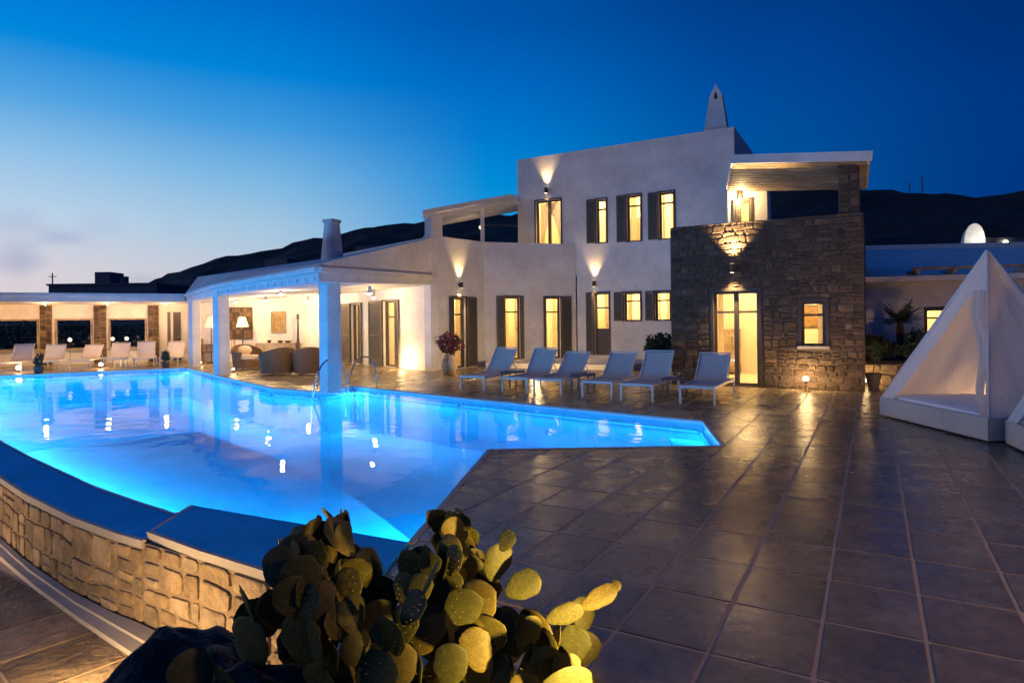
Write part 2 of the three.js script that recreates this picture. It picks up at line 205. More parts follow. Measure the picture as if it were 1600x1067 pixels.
// o: x0,x1,y0,y1 opening; leaves; transom height fraction; sl/sr shutters [x, width]; solidTo: lower panel height; curtain
function windowIn(parent, name, Mx, o) {
  const { x0, x1, y0, y1, leaves = 1, transom = 0, solidTo = 0, sl, sr, z = -0.14 } = o, t = 0.05, G = [], b = 0.055;
  G.push(box(x0, x0 + b, y0, y1, z - t, z + t), box(x1 - b, x1, y0, y1, z - t, z + t), box(x0 + b, x1 - b, y1 - b, y1, z - t, z + t), box(x0 + b, x1 - b, y0, y0 + b, z - t, z + t));
  const w = (x1 - x0) / leaves; for (let k = 1; k < leaves; k++) G.push(box(x0 + k * w - 0.05, x0 + k * w + 0.05, y0 + b, y1 - b, z - t + 0.005, z + t + 0.006));
  if (transom) { const y = y0 + (y1 - y0) * transom; G.push(box(x0 + b, x1 - b, y - 0.025, y + 0.025, z - t + 0.01, z + t - 0.01)); }
  if (solidTo) G.push(box(x0 + b, x1 - b, y0 + b, y0 + solidTo, z - 0.02, z + 0.02));
  // architrave round the opening, slightly proud of the plaster
  const a = o.trim ?? 0.05; G.push(box(x0 - a, x0 - 0.003, y0, y1 + a, -0.02, 0.03), box(x1 + 0.003, x1 + a, y0, y1 + a, -0.02, 0.03), box(x0 - 0.003, x1 + 0.003, y1 + 0.003, y1 + a, -0.02, 0.032));
  const f = put(parent, name, boxUV(merge(G)), M.frame, Mx);
  for (let k = 0; k < leaves; k++) { const p0 = x0 + k * w + b - 0.01, p1 = x0 + (k + 1) * w - b + 0.01; const yy = transom ? y0 + (y1 - y0) * transom : null, pm = o.pane || M.glass;
    const lo = y0 + (solidTo || b) - 0.01;
    const pane = (ya, yb) => part(f, 'pane', new THREE.PlaneGeometry(p1 - p0, yb - ya).translate((p0 + p1) / 2, (ya + yb) / 2, z), pm);
    if (yy) { pane(lo, yy - 0.02); pane(yy + 0.02, y1 - b + 0.01); } else pane(lo, y1 - b + 0.01); }
  for (const s of [sl, sr]) if (s) { const g = louvre(s[1], y1 - y0 - 0.04 + 2 * a * 0.5); const m = part(f, 'shutter', g, M.shutter); m.position.set(s[0], y0 + 0.02, 0.036); }
  if (o.sill) part(f, 'sill', boxUV(box(x0 - 0.08, x1 + 0.08, y0 - 0.06, y0 - 0.003, -0.1, 0.07)), M.kerb);
  if (o.handle) part(f, 'handle', bar([x0 + w - 0.1, y0 + 1.0, z + t + 0.02], [x0 + w - 0.1, y0 + 1.14, z + t + 0.02], 0.012), M.metal);
  if (o.drape) o.drape.forEach((share, sd) => { if (!share) return; const W = (x1 - x0) * share, cx = sd ? x1 - b - W : x0 + b, n = 30, P = [], h = y1 - y0 - 0.06, k = 5 + Math.round(W * 30); const pt = (i, t) => [cx + W * i / n, y0 + 0.03 + h * t, z - 0.12 + 0.025 * Math.sin(i / n * k * 2) + 0.01 * Math.sin(i * 1.7 + t * 3)]; for (let i = 0; i < n; i++) for (let j = 0; j < 4; j++) P.push(...pt(i, j / 4), ...pt(i + 1, j / 4), ...pt(i + 1, (j + 1) / 4), ...pt(i, j / 4), ...pt(i + 1, (j + 1) / 4), ...pt(i, (j + 1) / 4)); const g = new THREE.BufferGeometry(); g.setAttribute('position', new THREE.Float32BufferAttribute(P, 3)); g.computeVertexNormals(); part(f, 'curtain', g, M.drape); });
  if (o.curtain) for (const sd of [0, 1]) { const P = [], n = 14, cx = sd ? x1 - b : x0 + b, dir = sd ? -1 : 1, h = y1 - y0 - 0.1; const W = (u) => (x1 - x0) * (u < 0.45 ? 0.12 + 0.1 * u : 0.16 + 0.55 * Math.pow((u - 0.45) / 0.55, 1.6));
      const pt = (i, j) => { const u = j / 10, s = i / n; return [cx + dir * s * W(u), y0 + 0.05 + u * h, z - 0.14 + 0.03 * Math.sin(s * 22 + sd)]; };
      for (let j = 0; j < 10; j++) for (let i = 0; i < n; i++) P.push(...pt(i, j), ...pt(i + 1, j), ...pt(i + 1, j + 1), ...pt(i, j), ...pt(i + 1, j + 1), ...pt(i, j + 1));
      const g = new THREE.BufferGeometry(); g.setAttribute('position', new THREE.Float32BufferAttribute(P, 3)); g.computeVertexNormals(); part(f, 'curtain', g, M.curtain); }
  return f;
}
// a lit room behind a wall: five inner faces, a ceiling lamp and its light
function room(parent, Mx, x0, x1, y0, y1, d, I, lamps = 1, mat = M.room) {
  const z0 = -0.27, z1 = -d, P = (w, h) => new THREE.PlaneGeometry(w, h), cx = (x0 + x1) / 2, cy = (y0 + y1) / 2, cz = (z0 + z1) / 2;
  const g = merge([P(x1 - x0, y1 - y0).translate(cx, cy, z1), P(z0 - z1, y1 - y0).rotateY(Math.PI / 2).translate(x0, cy, cz), P(z0 - z1, y1 - y0).rotateY(-Math.PI / 2).translate(x1, cy, cz), P(x1 - x0, z0 - z1).rotateX(-Math.PI / 2).translate(cx, y0, cz), P(x1 - x0, z0 - z1).rotateX(Math.PI / 2).translate(cx, y1, cz)]);
  put(parent, 'room', g, mat, Mx);
  for (let k = 0; k < lamps; k++) { const x = x0 + (x1 - x0) * (k + 0.5) / lamps, y = y1 - 0.16, z = cz;
    put(parent, 'ceiling_lamp', new THREE.SphereGeometry(0.09, 16, 10).translate(x, y, z), M.bulb, Mx);
    pointLamp('ceiling_lamp_glow', toWorld(Mx, x, y, z), WARMW, I, 0.08); }
}
M.globe = glow([1, 0.9, 0.74], 1.2);
M.drape = phys([0.9, 0.8, 0.56], 0.95, { transmission: 0.5, thickness: 0 });
M.ochre = std([0.55, 0.36, 0.14], 0.8, { map: mottle });
M.bronzeWood = std([0.13, 0.085, 0.04], 0.7, { map: mottle });
M.shade = phys([0.9, 0.86, 0.78], 0.95, { transmission: 0.5, thickness: 0 });
M.greenGlass = phys([0.55, 0.7, 0.62], 0.05, { transmission: 1, thickness: 0, ior: 1.5 });
M.bulb = glow([1, 0.75, 0.42], 2);
M.spotGlow = glow([1, 0.78, 0.45], 8);
M.hotGlow = glow([1, 0.84, 0.56], 7);
// an up-and-down wall washer
function sconce(label, Mx, x, y, up, down, group = 'up and down wall lights on the villa', off = 0.12, cone = 34) {
  const o = thing('wall_light', label, 'wall light', toWorld(Mx, x, y, 0)); o.quaternion.setFromRotationMatrix(Mx); o.updateMatrixWorld(true);
  part(o, 'body', new THREE.CylinderGeometry(0.055, 0.055, 0.2, 16).translate(0, 0, off), M.bronze); part(o, 'bracket', box(-0.03, 0.03, -0.04, 0.04, 0.002, off - 0.04), M.bronze);
  for (const s of [1, -1]) part(o, 'lens', new THREE.CircleGeometry(0.045, 16).rotateX(-s * Math.PI / 2).translate(0, s * 0.102, off), M.spotGlow);
  if (up) spotLamp('wall_light_up', toWorld(Mx, x, y + 0.12, off), toWorld(Mx, x, y + 2, 0.02), WARMW, up, cone, 1.0);
  if (down) spotLamp('wall_light_down', toWorld(Mx, x, y - 0.12, off), toWorld(Mx, x, y - 2, 0.02), WARMW, down, cone, 1.0);
  o.userData.group = group; return o;
}

// ------------------------------------------------------------------ terrain and hills
const ridge = [[-180, 0], [-60, 0], [-42, 0.3], [-33, 2.2], [-30, 3.2], [-26.6, 4.9], [-21.8, 5.9], [-17.7, 7.2], [-13, 8.0], [-8, 8.9], [0, 9.6], [15, 10.1], [22, 10.9], [26, 10.8], [28.8, 9.9], [38, 8.4], [60, 8], [90, 5], [130, 1], [180, 0]];
const nH = makeNoise(201, 128), nH2 = makeNoise(203, 128);
function hillHeight(x, z) { const r = Math.hypot(x, z), az = Math.atan2(x, -z) / R2; let k = 0; while (k < ridge.length - 2 && az > ridge[k + 1][0]) k++; const f = (az - ridge[k][0]) / (ridge[k + 1][0] - ridge[k][0]);
  const el = ridge[k][1] * (1 - f) + ridge[k + 1][1] * f; const t = Math.min(1, Math.max(0, (r - 42) / 218)), up = Math.pow(t, 1.6);
  const bump = (nH(x * 0.06 + 50, z * 0.06 + 50) - 0.5) * 3.2 + (nH2(x * 0.25 + 20, z * 0.25 + 20) - 0.5) * 1.8;
  return -1.6 + up * (Math.tan(el * R2) * 262 + 2.2) + (el > 0.5 ? bump * Math.min(1, t * 2) * Math.min(1, el / 3) : 0); }
{ const radii = [0, 8, 20, 34, 42, 50, 60, 70, 80]; for (let r = 88; r < 300; r += 5) radii.push(r); radii.push(320, 360, 420, 520, 700, 1000, 1500);
  const NA = 420, P = [], I = []; radii.forEach((r) => { for (let a = 0; a < NA; a++) { const th = a / NA * 2 * Math.PI, x = r * Math.cos(th), z = r * Math.sin(th); P.push(x, hillHeight(x, z), z); } });
  for (let i = 0; i < radii.length - 1; i++) for (let a = 0; a < NA; a++) { const b = (a + 1) % NA, p = i * NA + a, q = i * NA + b, s = (i + 1) * NA + a, t = (i + 1) * NA + b; I.push(p, q, t, p, t, s); }
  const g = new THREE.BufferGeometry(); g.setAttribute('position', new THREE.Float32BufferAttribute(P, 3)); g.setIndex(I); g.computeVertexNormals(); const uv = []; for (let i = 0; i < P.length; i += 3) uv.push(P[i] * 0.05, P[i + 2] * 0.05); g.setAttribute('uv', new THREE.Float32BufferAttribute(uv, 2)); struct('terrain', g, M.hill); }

// ------------------------------------------------------------------ terrace paving
const ANG = Math.atan(0.563), cu = Math.cos(ANG), su = Math.sin(ANG);
const toUV = ([x, d]) => [x * cu - d * su, x * su + d * cu], toXD = ([u, v]) => [u * cu + v * su, -u * su + v * cu];
const decks = [
  [[-1.79, -3], [13, -3], [13, 7.9], [2.61, 7.95], [-0.3, 7.89]],
  [[2.61, 7.95], [13, 7.9], [13, 25], [5.6, 25]],
  [[2.95, 9.89], [5.6, 25], [-3.98, 26], [-3.98, 15.96], [-1.08, 13.31]],
  [[-3.98, 15.96], [-3.98, 27], [-12, 32], [-11.9, 23.3], [-8.25, 18.65], [-5.89, 15.73], [-4.41, 14.73]],
  [[-11.9, 23.3], [-12, 32], [-24, 30], [-24, 16.28], [-16.52, 20.62]]];
const terrace = struct('terrace', boxUV(merge(decks.map((p) => prism(p, -1.6, -0.005)))), M.grout);
function clipConvex(poly, clip) { let out = poly; for (let i = 0; i < clip.length && out.length; i++) { const a = clip[i], b = clip[(i + 1) % clip.length], side = (p) => (b[0] - a[0]) * (p[1] - a[1]) - (b[1] - a[1]) * (p[0] - a[0]); const nx = [];
  for (let k = 0; k < out.length; k++) { const p = out[k], q = out[(k + 1) % out.length], sp = side(p), sq = side(q); if (sp >= 0) nx.push(p); if ((sp >= 0) !== (sq >= 0)) { const t = sp / (sp - sq); nx.push([p[0] + (q[0] - p[0]) * t, p[1] + (q[1] - p[1]) * t]); } } out = nx; } return out; }
const areaOf = (p) => { let s = 0; for (let i = 0; i < p.length; i++) { const j = (i + 1) % p.length; s += p[i][0] * p[j][1] - p[j][0] * p[i][1]; } return s / 2; };
// a thin convex slab with a worn, chamfered top edge; poly in plan metres about its own origin
function slabGeo(poly, y0, y1, inset, shiftUV) { const n = poly.length, cx = poly.reduce((s, p) => s + p[0], 0) / n, cd = poly.reduce((s, p) => s + p[1], 0) / n, P = [], uv = [];
  const size = Math.sqrt(Math.abs(areaOf(poly))), k = Math.max(0.5, 1 - 2 * inset / Math.max(size, 0.05)); const T = poly.map(([x, d]) => [cx + (x - cx) * k, y1, -(cd + (d - cd) * k)]), B = poly.map(([x, d]) => [x, y0, -d]);
  const add = (...v) => v.forEach((p) => { P.push(...p); uv.push(p[0] + shiftUV, p[2] + shiftUV * 1.7 + p[1]); });
  for (let i = 0; i < n; i++) { const j = (i + 1) % n; add(B[i], B[j], T[j]); add(B[i], T[j], T[i]); if (i > 0 && i < n - 1) add(T[0], T[i], T[i + 1]); }
  const g = new THREE.BufferGeometry(); g.setAttribute('position', new THREE.Float32BufferAttribute(P, 3)); g.setAttribute('uv', new THREE.Float32BufferAttribute(uv, 2)); g.computeVertexNormals(); return g; }
{ const r = rng(41), DU = 0.46, DV = 0.61, gap = 0.010, tilesList = [];
  decks.forEach((deck) => { const D = areaOf(deck) < 0 ? deck.slice().reverse() : deck; const q = D.map(toUV), us = q.map((p) => p[0]), vs = q.map((p) => p[1]);
    for (let i = Math.floor((Math.min(...us) + 0.24) / DU); i <= (Math.max(...us) + 0.24) / DU; i++) for (let j = Math.floor((Math.min(...vs) - 3.11) / DV); j <= (Math.max(...vs) - 3.11) / DV; j++) {
      const u0 = -0.24 + i * DU, v0 = 3.11 + j * DV, full = [[u0 + gap, v0 + gap], [u0 + DU - gap, v0 + gap], [u0 + DU - gap, v0 + DV - gap], [u0 + gap, v0 + DV - gap]].map(toXD);
      const c = clipConvex(full, D); if (c.length < 3) continue; const a = Math.abs(areaOf(c)); if (a < 0.004) continue;
      const mid = toXD([u0 + DU / 2, v0 + DV / 2]), whole = a > 0.99 * (DU - 2 * gap) * (DV - 2 * gap);
      const [X, Dp] = mid, inView = Dp > 2.4 && Math.abs(X) < Dp * 0.84 + 0.3; tilesList.push({ c, whole, mid, a, show: inView ? a / Dp ** 3 : 0, seed: r() }); } });
  const shown = tilesList.filter((t) => t.show > 0).sort((a, b) => b.show - a.show), near = new Set(shown.slice(0, 300)), rest = [];
  const shapes = M.tiles.map((_, k) => [0, 1, 2].map((m) => slabGeo([[gap - DU / 2, gap - DV / 2], [DU / 2 - gap, gap - DV / 2], [DU / 2 - gap, DV / 2 - gap], [gap - DU / 2, DV / 2 - gap]].map(toXD), -0.02, 0, 0.004, k * 3.1 + m * 1.37)));
  for (const t of tilesList) { const k = Math.floor(t.seed * 5), lift = (t.seed * 97 % 1) * 0.003 - 0.0015;
    if (near.has(t)) { let o; if (t.whole) { o = part(terrace, 'tile', shapes[k][Math.floor(t.seed * 31) % 3], M.tiles[k]); } else o = part(terrace, 'tile', slabGeo(t.c.map((p) => [p[0] - t.mid[0], p[1] - t.mid[1]]), -0.02, 0, 0.004, t.seed * 9), M.tiles[k]);
      o.position.set(t.mid[0], lift, -t.mid[1]); o.rotation.set((t.seed * 53 % 1 - 0.5) * 0.005, 0, (t.seed * 71 % 1 - 0.5) * 0.005); }
    else { const g = slabGeo(t.c, -0.02, 0, 0.004, t.seed * 9); g.translate(0, lift, 0); rest.push(g); } }
  const far = part(terrace, 'paving', merge(rest), M.tiles[1]); far.userData.kind = 'stuff'; }

// ------------------------------------------------------------------ pool
const OVER_OUT = [[-17.2, 18.6], [-13, 14.2], [-9, 10.2], [-7.15, 8.4], [-5.52, 6.88], [-4.74, 6.2], [-3.74, 5.42], [-3.1, 4.99], [-2.79, 4.81]], OVER_IN = [[-16.9, 18.75], [-13, 14.75], [-9, 10.74], [-7.15, 8.91], [-6.08, 7.96], [-4.19, 6.37], [-3.43, 5.81], [-2.89, 5.43]];
const poolPoly = [[2.61, 7.95], [2.95, 9.89], [-1.08, 13.31], [-3.98, 15.96], [-4.41, 14.73], [-5.89, 15.73], [-8.25, 18.65], [-11.9, 23.3], [-16.52, 20.62], [-17.6, 19.98], ...OVER_IN, [-2.81, 5.59], [-0.75, 4.59], [-0.3, 7.89]];
function inset(poly, t) { const n = poly.length, ccw = areaOf(poly) > 0 ? 1 : -1; return poly.map((p, i) => { const a = poly[(i + n - 1) % n], b = poly[(i + 1) % n]; const e1 = [p[0] - a[0], p[1] - a[1]], e2 = [b[0] - p[0], b[1] - p[1]], l1 = Math.hypot(...e1), l2 = Math.hypot(...e2); const n1 = [-e1[1] / l1 * ccw, e1[0] / l1 * ccw], n2 = [-e2[1] / l2 * ccw, e2[0] / l2 * ccw]; const k = t / Math.max(0.35, 1 + n1[0] * n2[0] + n1[1] * n2[1]); return [p[0] + (n1[0] + n2[0]) * k, p[1] + (n1[1] + n2[1]) * k]; }); }
{ const p = inset(poolPoly, 0.025), Y0 = -1.05, Y1 = -0.012, P = []; p.forEach((a, i) => { const b = p[(i + 1) % p.length]; P.push(a[0], Y0, -a[1], b[0], Y0, -b[1], b[0], Y1, -b[1], a[0], Y0, -a[1], b[0], Y1, -b[1], a[0], Y1, -a[1]); });
  const w = new THREE.BufferGeometry(); w.setAttribute('position', new THREE.Float32BufferAttribute(P, 3)); w.computeVertexNormals();
  const fl = new THREE.ShapeGeometry(new THREE.Shape(p.map(([x, d]) => new THREE.Vector2(x, d)))).rotateX(-Math.PI / 2).translate(0, Y0, 0);
  const basin = struct('pool_basin', boxUV(merge([boxUV(w), boxUV(fl)])), M.poolTile);
  part(basin, 'shelf', boxUV(prism([[-6.9, 8.78], [-6.06, 8.02], [-4.17, 6.43], [-3.41, 5.87], [-2.86, 5.5], [-2.8, 5.65], [-0.82, 4.68], [-0.72, 5.4], [-1.31, 6.41], [-2.23, 7.87], [-3.64, 9.52], [-5.76, 11.71], [-7.6, 10.2]], Y0 + 0.004, -0.38)), M.poolTile);
  // entry steps in the right-hand tip
  const a = p[0], b = p[1], e = [-0.99, 0.05]; [[0.45, -0.3], [0.9, -0.55], [1.35, -0.8]].forEach(([d, y], k) => { const d0 = k ? d - 0.45 : 0.01; part(basin, 'step', boxUV(prism([[a[0] + e[0] * d0, a[1] + 0.02], [b[0] + e[0] * d0, b[1] - 0.06 + d0 * 0.7], [b[0] + e[0] * d, b[1] - 0.06 + d * 0.7], [a[0] + e[0] * d, a[1] + 0.02]], Y0 + 0.004, y)), M.poolTile); });
  const ws = new THREE.ShapeGeometry(new THREE.Shape(inset(poolPoly, 0.027).map(([x, d]) => new THREE.Vector2(x, d)))).rotateX(-Math.PI / 2).translate(0, -0.045, 0); const uv = ws.attributes.uv, q = ws.attributes.position; for (let i = 0; i < uv.count; i++) uv.setXY(i, q.getX(i), q.getZ(i));
  struct('pool_water', ws, M.water);
  // thin pale edging along the terrace side
  const edge = []; const ring = poolPoly; for (const i of [ring.length - 1, 0, 1, 2, 3, 4, 5, 6, 7, 8]) { const A = ring[i], B = ring[(i + 1) % ring.length]; edge.push([A, B]); }
  edge.push([ring[ring.length - 2], ring[ring.length - 1]]);
  edge.forEach(([A, B]) => part(basin, 'edging', boxUV(beam([A[0], -0.004, -A[1]], [B[0], -0.004, -B[1]], 0.05, 0.024)), M.kerbBlue || M.kerb)); }
// the overflow ledges and the retaining wall under them
const LEDGE2 = [[-2.79, 4.88], [-2.2, 4.47], [-1.55, 4.06], [-0.88, 3.66]];
const retaining = thing('retaining_wall', 'sandstone rubble wall under the overflow edge of the pool', 'wall', [-2.78, -0.65, -4.86]);
{ const I = new THREE.Matrix4(), body = (a, b, y0, y1) => boxUV(prism([...a, ...b.slice().reverse()], y0, y1));
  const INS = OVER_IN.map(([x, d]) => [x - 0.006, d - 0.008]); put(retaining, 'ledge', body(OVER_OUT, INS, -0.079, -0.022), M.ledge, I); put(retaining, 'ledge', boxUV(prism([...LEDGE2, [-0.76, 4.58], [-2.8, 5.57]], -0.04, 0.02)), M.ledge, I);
  const strip = (a, b, y, w, h) => put(retaining, 'nosing', boxUV(beam([a[0], y, -a[1]], [b[0], y, -b[1]], w, h)), M.kerb, I);
  for (let k = 0; k < OVER_OUT.length - 1; k++) strip(OVER_OUT[k], OVER_OUT[k + 1], -0.05, 0.035, 0.06); for (let k = 0; k < 3; k++) strip(LEDGE2[k], LEDGE2[k + 1], -0.008, 0.035, 0.06); strip([-2.81, 5.585], [-2.785, 4.89], -0.003, 0.03, 0.05);
  const faces = []; for (let k = 3; k < OVER_OUT.length - 1; k++) faces.push([OVER_OUT[k], OVER_OUT[k + 1], -0.085]); faces.push([OVER_OUT[8], LEDGE2[1], -0.045], [LEDGE2[1], LEDGE2[2], -0.045], [LEDGE2[2], LEDGE2[3], -0.045]); put(retaining, 'wall_face', panel(rect(0, dist(OVER_OUT[0], OVER_OUT[3]), -1.6, -0.085), [], 0.3), M.sandMortar, wallAxes(OVER_OUT[0], OVER_OUT[3]));
  faces.forEach(([p, q, top], k) => { const L = dist(p, q), f = put(retaining, 'wall_face', panel(rect(0, L, -1.6, top), [], 0.3), M.sandMortar, wallAxes(p, q)); layStones(f, 301 + k, 0, L, -0.66, top, [], [0.13, 0.22], [0.14, 0.38], M.sandStones, 0.018); }); }
// the lower path, its kerb and paving
{ const KB = [[-16.6, 17.9], [-12.4, 13.5], [-8.4, 9.5], [-6.6, 7.75], [-5.05, 6.27], [-4.13, 5.52], [-3.35, 4.92], [-2.67, 4.42], [-1.2, 3.35]], KT = [...OVER_OUT.map(([x, d]) => [x - 0.02, d - 0.03]), [-1.0, 3.6]];
  const e = [0.77, -0.638], n = [-0.638, -0.77], O = [-2.67, 4.42]; const slab = struct('lower_path', boxUV(prism([[-19, 12], [-6, 1.2], [-1.3, 1.6], [-0.95, 3.62], [-2.79, 4.79], [-5.6, 6.9], [-17.2, 18.4]], -1.6, -0.7)), M.grout);
  struct('path_kerb', boxUV(prism([...KT, ...KB.slice().reverse()], -0.699, -0.655)), M.kerb);
  struct('path_kerb', boxUV(prism([...KT, ...KB.map(([x, d], i) => { const t = KT[Math.min(i, KT.length - 2)]; return [t[0] + (x - t[0]) * 0.45, t[1] + (d - t[1]) * 0.45]; }).reverse()], -0.654, -0.632)), M.kerb);
  const r = rng(55); for (let i = -2; i < 12; i++) for (let j = -2; j < 5; j++) { const s0 = -i * 0.6, t0 = j * 0.6 + 0.02, g = 0.006, pt = (u, t) => [O[0] + e[0] * u + n[0] * t, O[1] + e[1] * u + n[1] * t]; const q = [pt(s0 - 0.6 + g, t0 + 0.6 - g), pt(s0 - g, t0 + 0.6 - g), pt(s0 - g, t0 + g), pt(s0 - 0.6 + g, t0 + g)]; const slabPoly = clipConvex(areaOf(q) < 0 ? q.reverse() : q, [[-5.6, 6.85], [-19, 12], [-6, 1.25], [-1.35, 1.65], [-1.0, 3.5], [-2.85, 4.7]]); if (slabPoly.length > 2) part(slab, 'tile', slabGeo(slabPoly, -0.712, -0.693, 0.005, r() * 9), M.sandStones[Math.floor(r() * 5)]); } }
// light strips set in the pool walls just under the water line, one on each length of wall
{ RectAreaLightUniformsLib.init(); M.poolGlow = glow([0.3, 0.62, 1], 1.2); const P = poolPoly, n = P.length, cc = areaOf(P) > 0 ? 1 : -1;
  const where = ['in the slanting end wall at the pool tip', 'below the row of grey loungers', 'below the terrace between loungers and front column', 'in the short return beside the front column', 'below the front column', 'below the loggia at its middle column', 'below the loggia at its far column', 'below the far row of pale loungers', 'in the short wall at the far left end', 'in the left end wall', 'in the overflow wall at its far left', 'in the overflow wall, left stretch', 'in the overflow wall, middle stretch', 'in the overflow wall, below the left picture edge', 'in the curved overflow wall', 'in the overflow wall near its step', 'in the overflow wall beside its step', 'in the step of the overflow edge', 'below the raised overflow ledge', 'in the wall beside the cactus', 'below the straight terrace edge'];
  for (let i = 0; i < n; i++) { const A = P[i], B = P[(i + 1) % n], L = dist(A, B); if (L < 0.5) continue; const e = [(B[0] - A[0]) / L, (B[1] - A[1]) / L], nn = [-e[1] * cc, e[0] * cc], mid = [(A[0] + B[0]) / 2, (A[1] + B[1]) / 2], near = i >= 9; const per = i === 20 ? 4 : i === 19 ? 12 : near ? 16 : i < 2 ? 2 : 3.4, h = 0.03, len = L - 0.12;
    const x = mid[0] + nn[0] * 0.05, d = mid[1] + nn[1] * 0.05, o = thing('pool_light_strip', 'thin underwater light strip ' + where[Math.min(i, where.length - 1)], 'pool light', [x, -0.17, -d], Math.atan2(nn[0], -nn[1]), 'light strips in the pool wall'); part(o, 'housing', box(-len / 2, len / 2, -0.03, 0.03, -0.02, 0), M.metal); part(o, 'lens', box(-len / 2 + 0.01, len / 2 - 0.01, -0.015, 0.015, 0.001, 0.012), M.poolGlow);
    const l = new THREE.RectAreaLight(C(0.8, 0.94, 1), per / h, len, h); l.name = 'pool_strip_glow'; l.position.set(x + nn[0] * 0.03, -0.17, -(d + nn[1] * 0.03)); scene.add(l); l.lookAt(x + nn[0] * 3, -0.17 - 3 * Math.tan((near ? 25 : 45) * R2), -(d + nn[1] * 3)); } }

// ------------------------------------------------------------------ the villa
const A0 = [-2.58, 20.33], A1 = [-0.96, 22.3], B1 = [2.35, 23.3], C0 = [0.27, 24.5], C1 = [7.21, 20.55], S0 = [3.86, 15.5];
const eu = [cu, -su], ev = [su, cu], along = (p, s, t = 0) => [p[0] + eu[0] * s + ev[0] * t, p[1] + eu[1] * s + ev[1] * t];
const S1 = along(S0, 4.1);
const villa = thing('villa', 'two-storey white villa with a dark stone block and lit windows', 'house', [2.5, 0, -20]);
const MA = wallAxes(A0, A1), MB = wallAxes(A1, B1), MC = wallAxes(C0, C1), MS = wallAxes(S0, S1), I4 = new THREE.Matrix4();
{ // white walls
  put(villa, 'wall', panel(rect(0, dist(A0, A1) + 0.02, 0, 4.33), [[1.02, 1.6, 0.02, 2.36]]), M.plaster, MA);
  put(villa, 'wall', panel(rect(0, dist(A1, B1) - 0.01, 0, 4.33), [[0.74, 1.3, 0.2, 2.41], [2.27, 2.83, 0.2, 2.39]]), M.plaster, MB);
  const LC = dist(C0, C1);
  put(villa, 'wall', panel([[2.43, 0], [LC, 0], [LC, 7.72], [0, 7.72], [0, 3.2], [2.43, 3.2]], [[0.78, 1.82, 3.4, 6.05], [3.22, 3.6, 4.29, 5.86], [4.36, 4.86, 4.26, 5.88], [5.5, 6.02, 4.26, 5.86], [3.1, 3.66, 0.3, 2.53], [4.22, 4.82, 1.5, 2.5], [5.33, 5.86, 1.5, 2.5]]), M.plaster, MC);
  // far sides, parapet returns, floors and flat roof
  const C0b = along(C0, 0, 7), C1b = along(C1, 0, 7);
  put(villa, 'wall', panel(rect(0, 7, 0, 7.72), [], 0.3), M.plaster, wallAxes(C1, C1b)); put(villa, 'wall', panel(rect(0, 7, 0, 7.72), [], 0.3), M.plaster, wallAxes(C0b, C0));
  put(villa, 'wall', panel(rect(0, dist(C0, C1), 0, 7.72), [], 0.3), M.plaster, wallAxes(C1b, C0b));
  put(villa, 'roof', boxUV(prism([along(C0, 0.31, 0.31), along(C1, -0.31, 0.31), along(C1, -0.31, 6.69), along(C0, 0.31, 6.69)], 7.1, 7.3)), M.roofWhite, I4);
  put(villa, 'balcony_floor', boxUV(prism([[-2.3, 20.9], [-0.98, 22.65], [2.1, 23.55], [0.4, 24.4], [0.9, 26.5], [-4.5, 26.0], [-5.8, 24.7]], 3.22, 3.34)), M.plaster, I4);
  put(villa, 'corner_pillar', boxUV(box(0.06, 0.56, 4.33, 5.06, -0.3, -0.002)), M.plaster, MA);
  // chimney on the flat roof: tapered, with a small arched mouth
  { const mid = along(C0, 7.29, 0.75), w = 0.47, prof = [[-w, 7.2], [w, 7.2], [0.2, 9.05], [0, 9.45], [-0.2, 9.05]]; const s = new THREE.Shape(prof.map(([x, y]) => new THREE.Vector2(x, y))); const h = new THREE.Path(); h.moveTo(-0.05, 8.93); h.lineTo(0.05, 8.93); h.lineTo(0.05, 9.06); h.quadraticCurveTo(0.045, 9.15, 0, 9.19); h.quadraticCurveTo(-0.045, 9.15, -0.05, 9.06); h.lineTo(-0.05, 8.93); s.holes.push(h);
    const g = new THREE.ExtrudeGeometry(s, { depth: 0.6, bevelEnabled: false }).translate(0, 0, -0.3); const p = g.attributes.position; for (let i = 0; i < p.count; i++) { const k = 1 - 0.68 * Math.max(0, (p.getY(i) - 7.2) / 2.22); p.setZ(i, p.getZ(i) * k); } g.computeVertexNormals();
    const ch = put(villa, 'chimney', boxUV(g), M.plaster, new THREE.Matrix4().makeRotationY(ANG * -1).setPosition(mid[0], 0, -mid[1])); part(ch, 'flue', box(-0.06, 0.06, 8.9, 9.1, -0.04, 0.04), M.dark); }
  // doors and windows
  windowIn(villa, 'door', MA, { x0: 1.02, x1: 1.6, y0: 0.02, y1: 2.36, transom: 0.76, sl: [0.79, 0.2], sr: [1.64, 0.46], handle: 1, drape: [0.2, 0.32] });
  windowIn(villa, 'door', MB, { x0: 0.74, x1: 1.3, y0: 0.2, y1: 2.41, transom: 0.76, sl: [0.43, 0.29], sr: [1.33, 0.1], handle: 1, drape: [0.3, 0.12] });
  windowIn(villa, 'door', MB, { x0: 2.27, x1: 2.83, y0: 0.2, y1: 2.39, transom: 0.76, sl: [2.17, 0.08], sr: [2.86, 0.38], handle: 1, drape: [0.14, 0.3] });
  windowIn(villa, 'door', MC, { x0: 3.1, x1: 3.66, y0: 0.3, y1: 2.53, transom: 0.76, solidTo: 0.95, sl: [2.8, 0.28], handle: 1, drape: [0, 0.35] });
  windowIn(villa, 'window', MC, { x0: 4.22, x1: 4.82, y0: 1.5, y1: 2.5, transom: 0.7, sl: [3.86, 0.33], drape: [0.28, 0.1] });
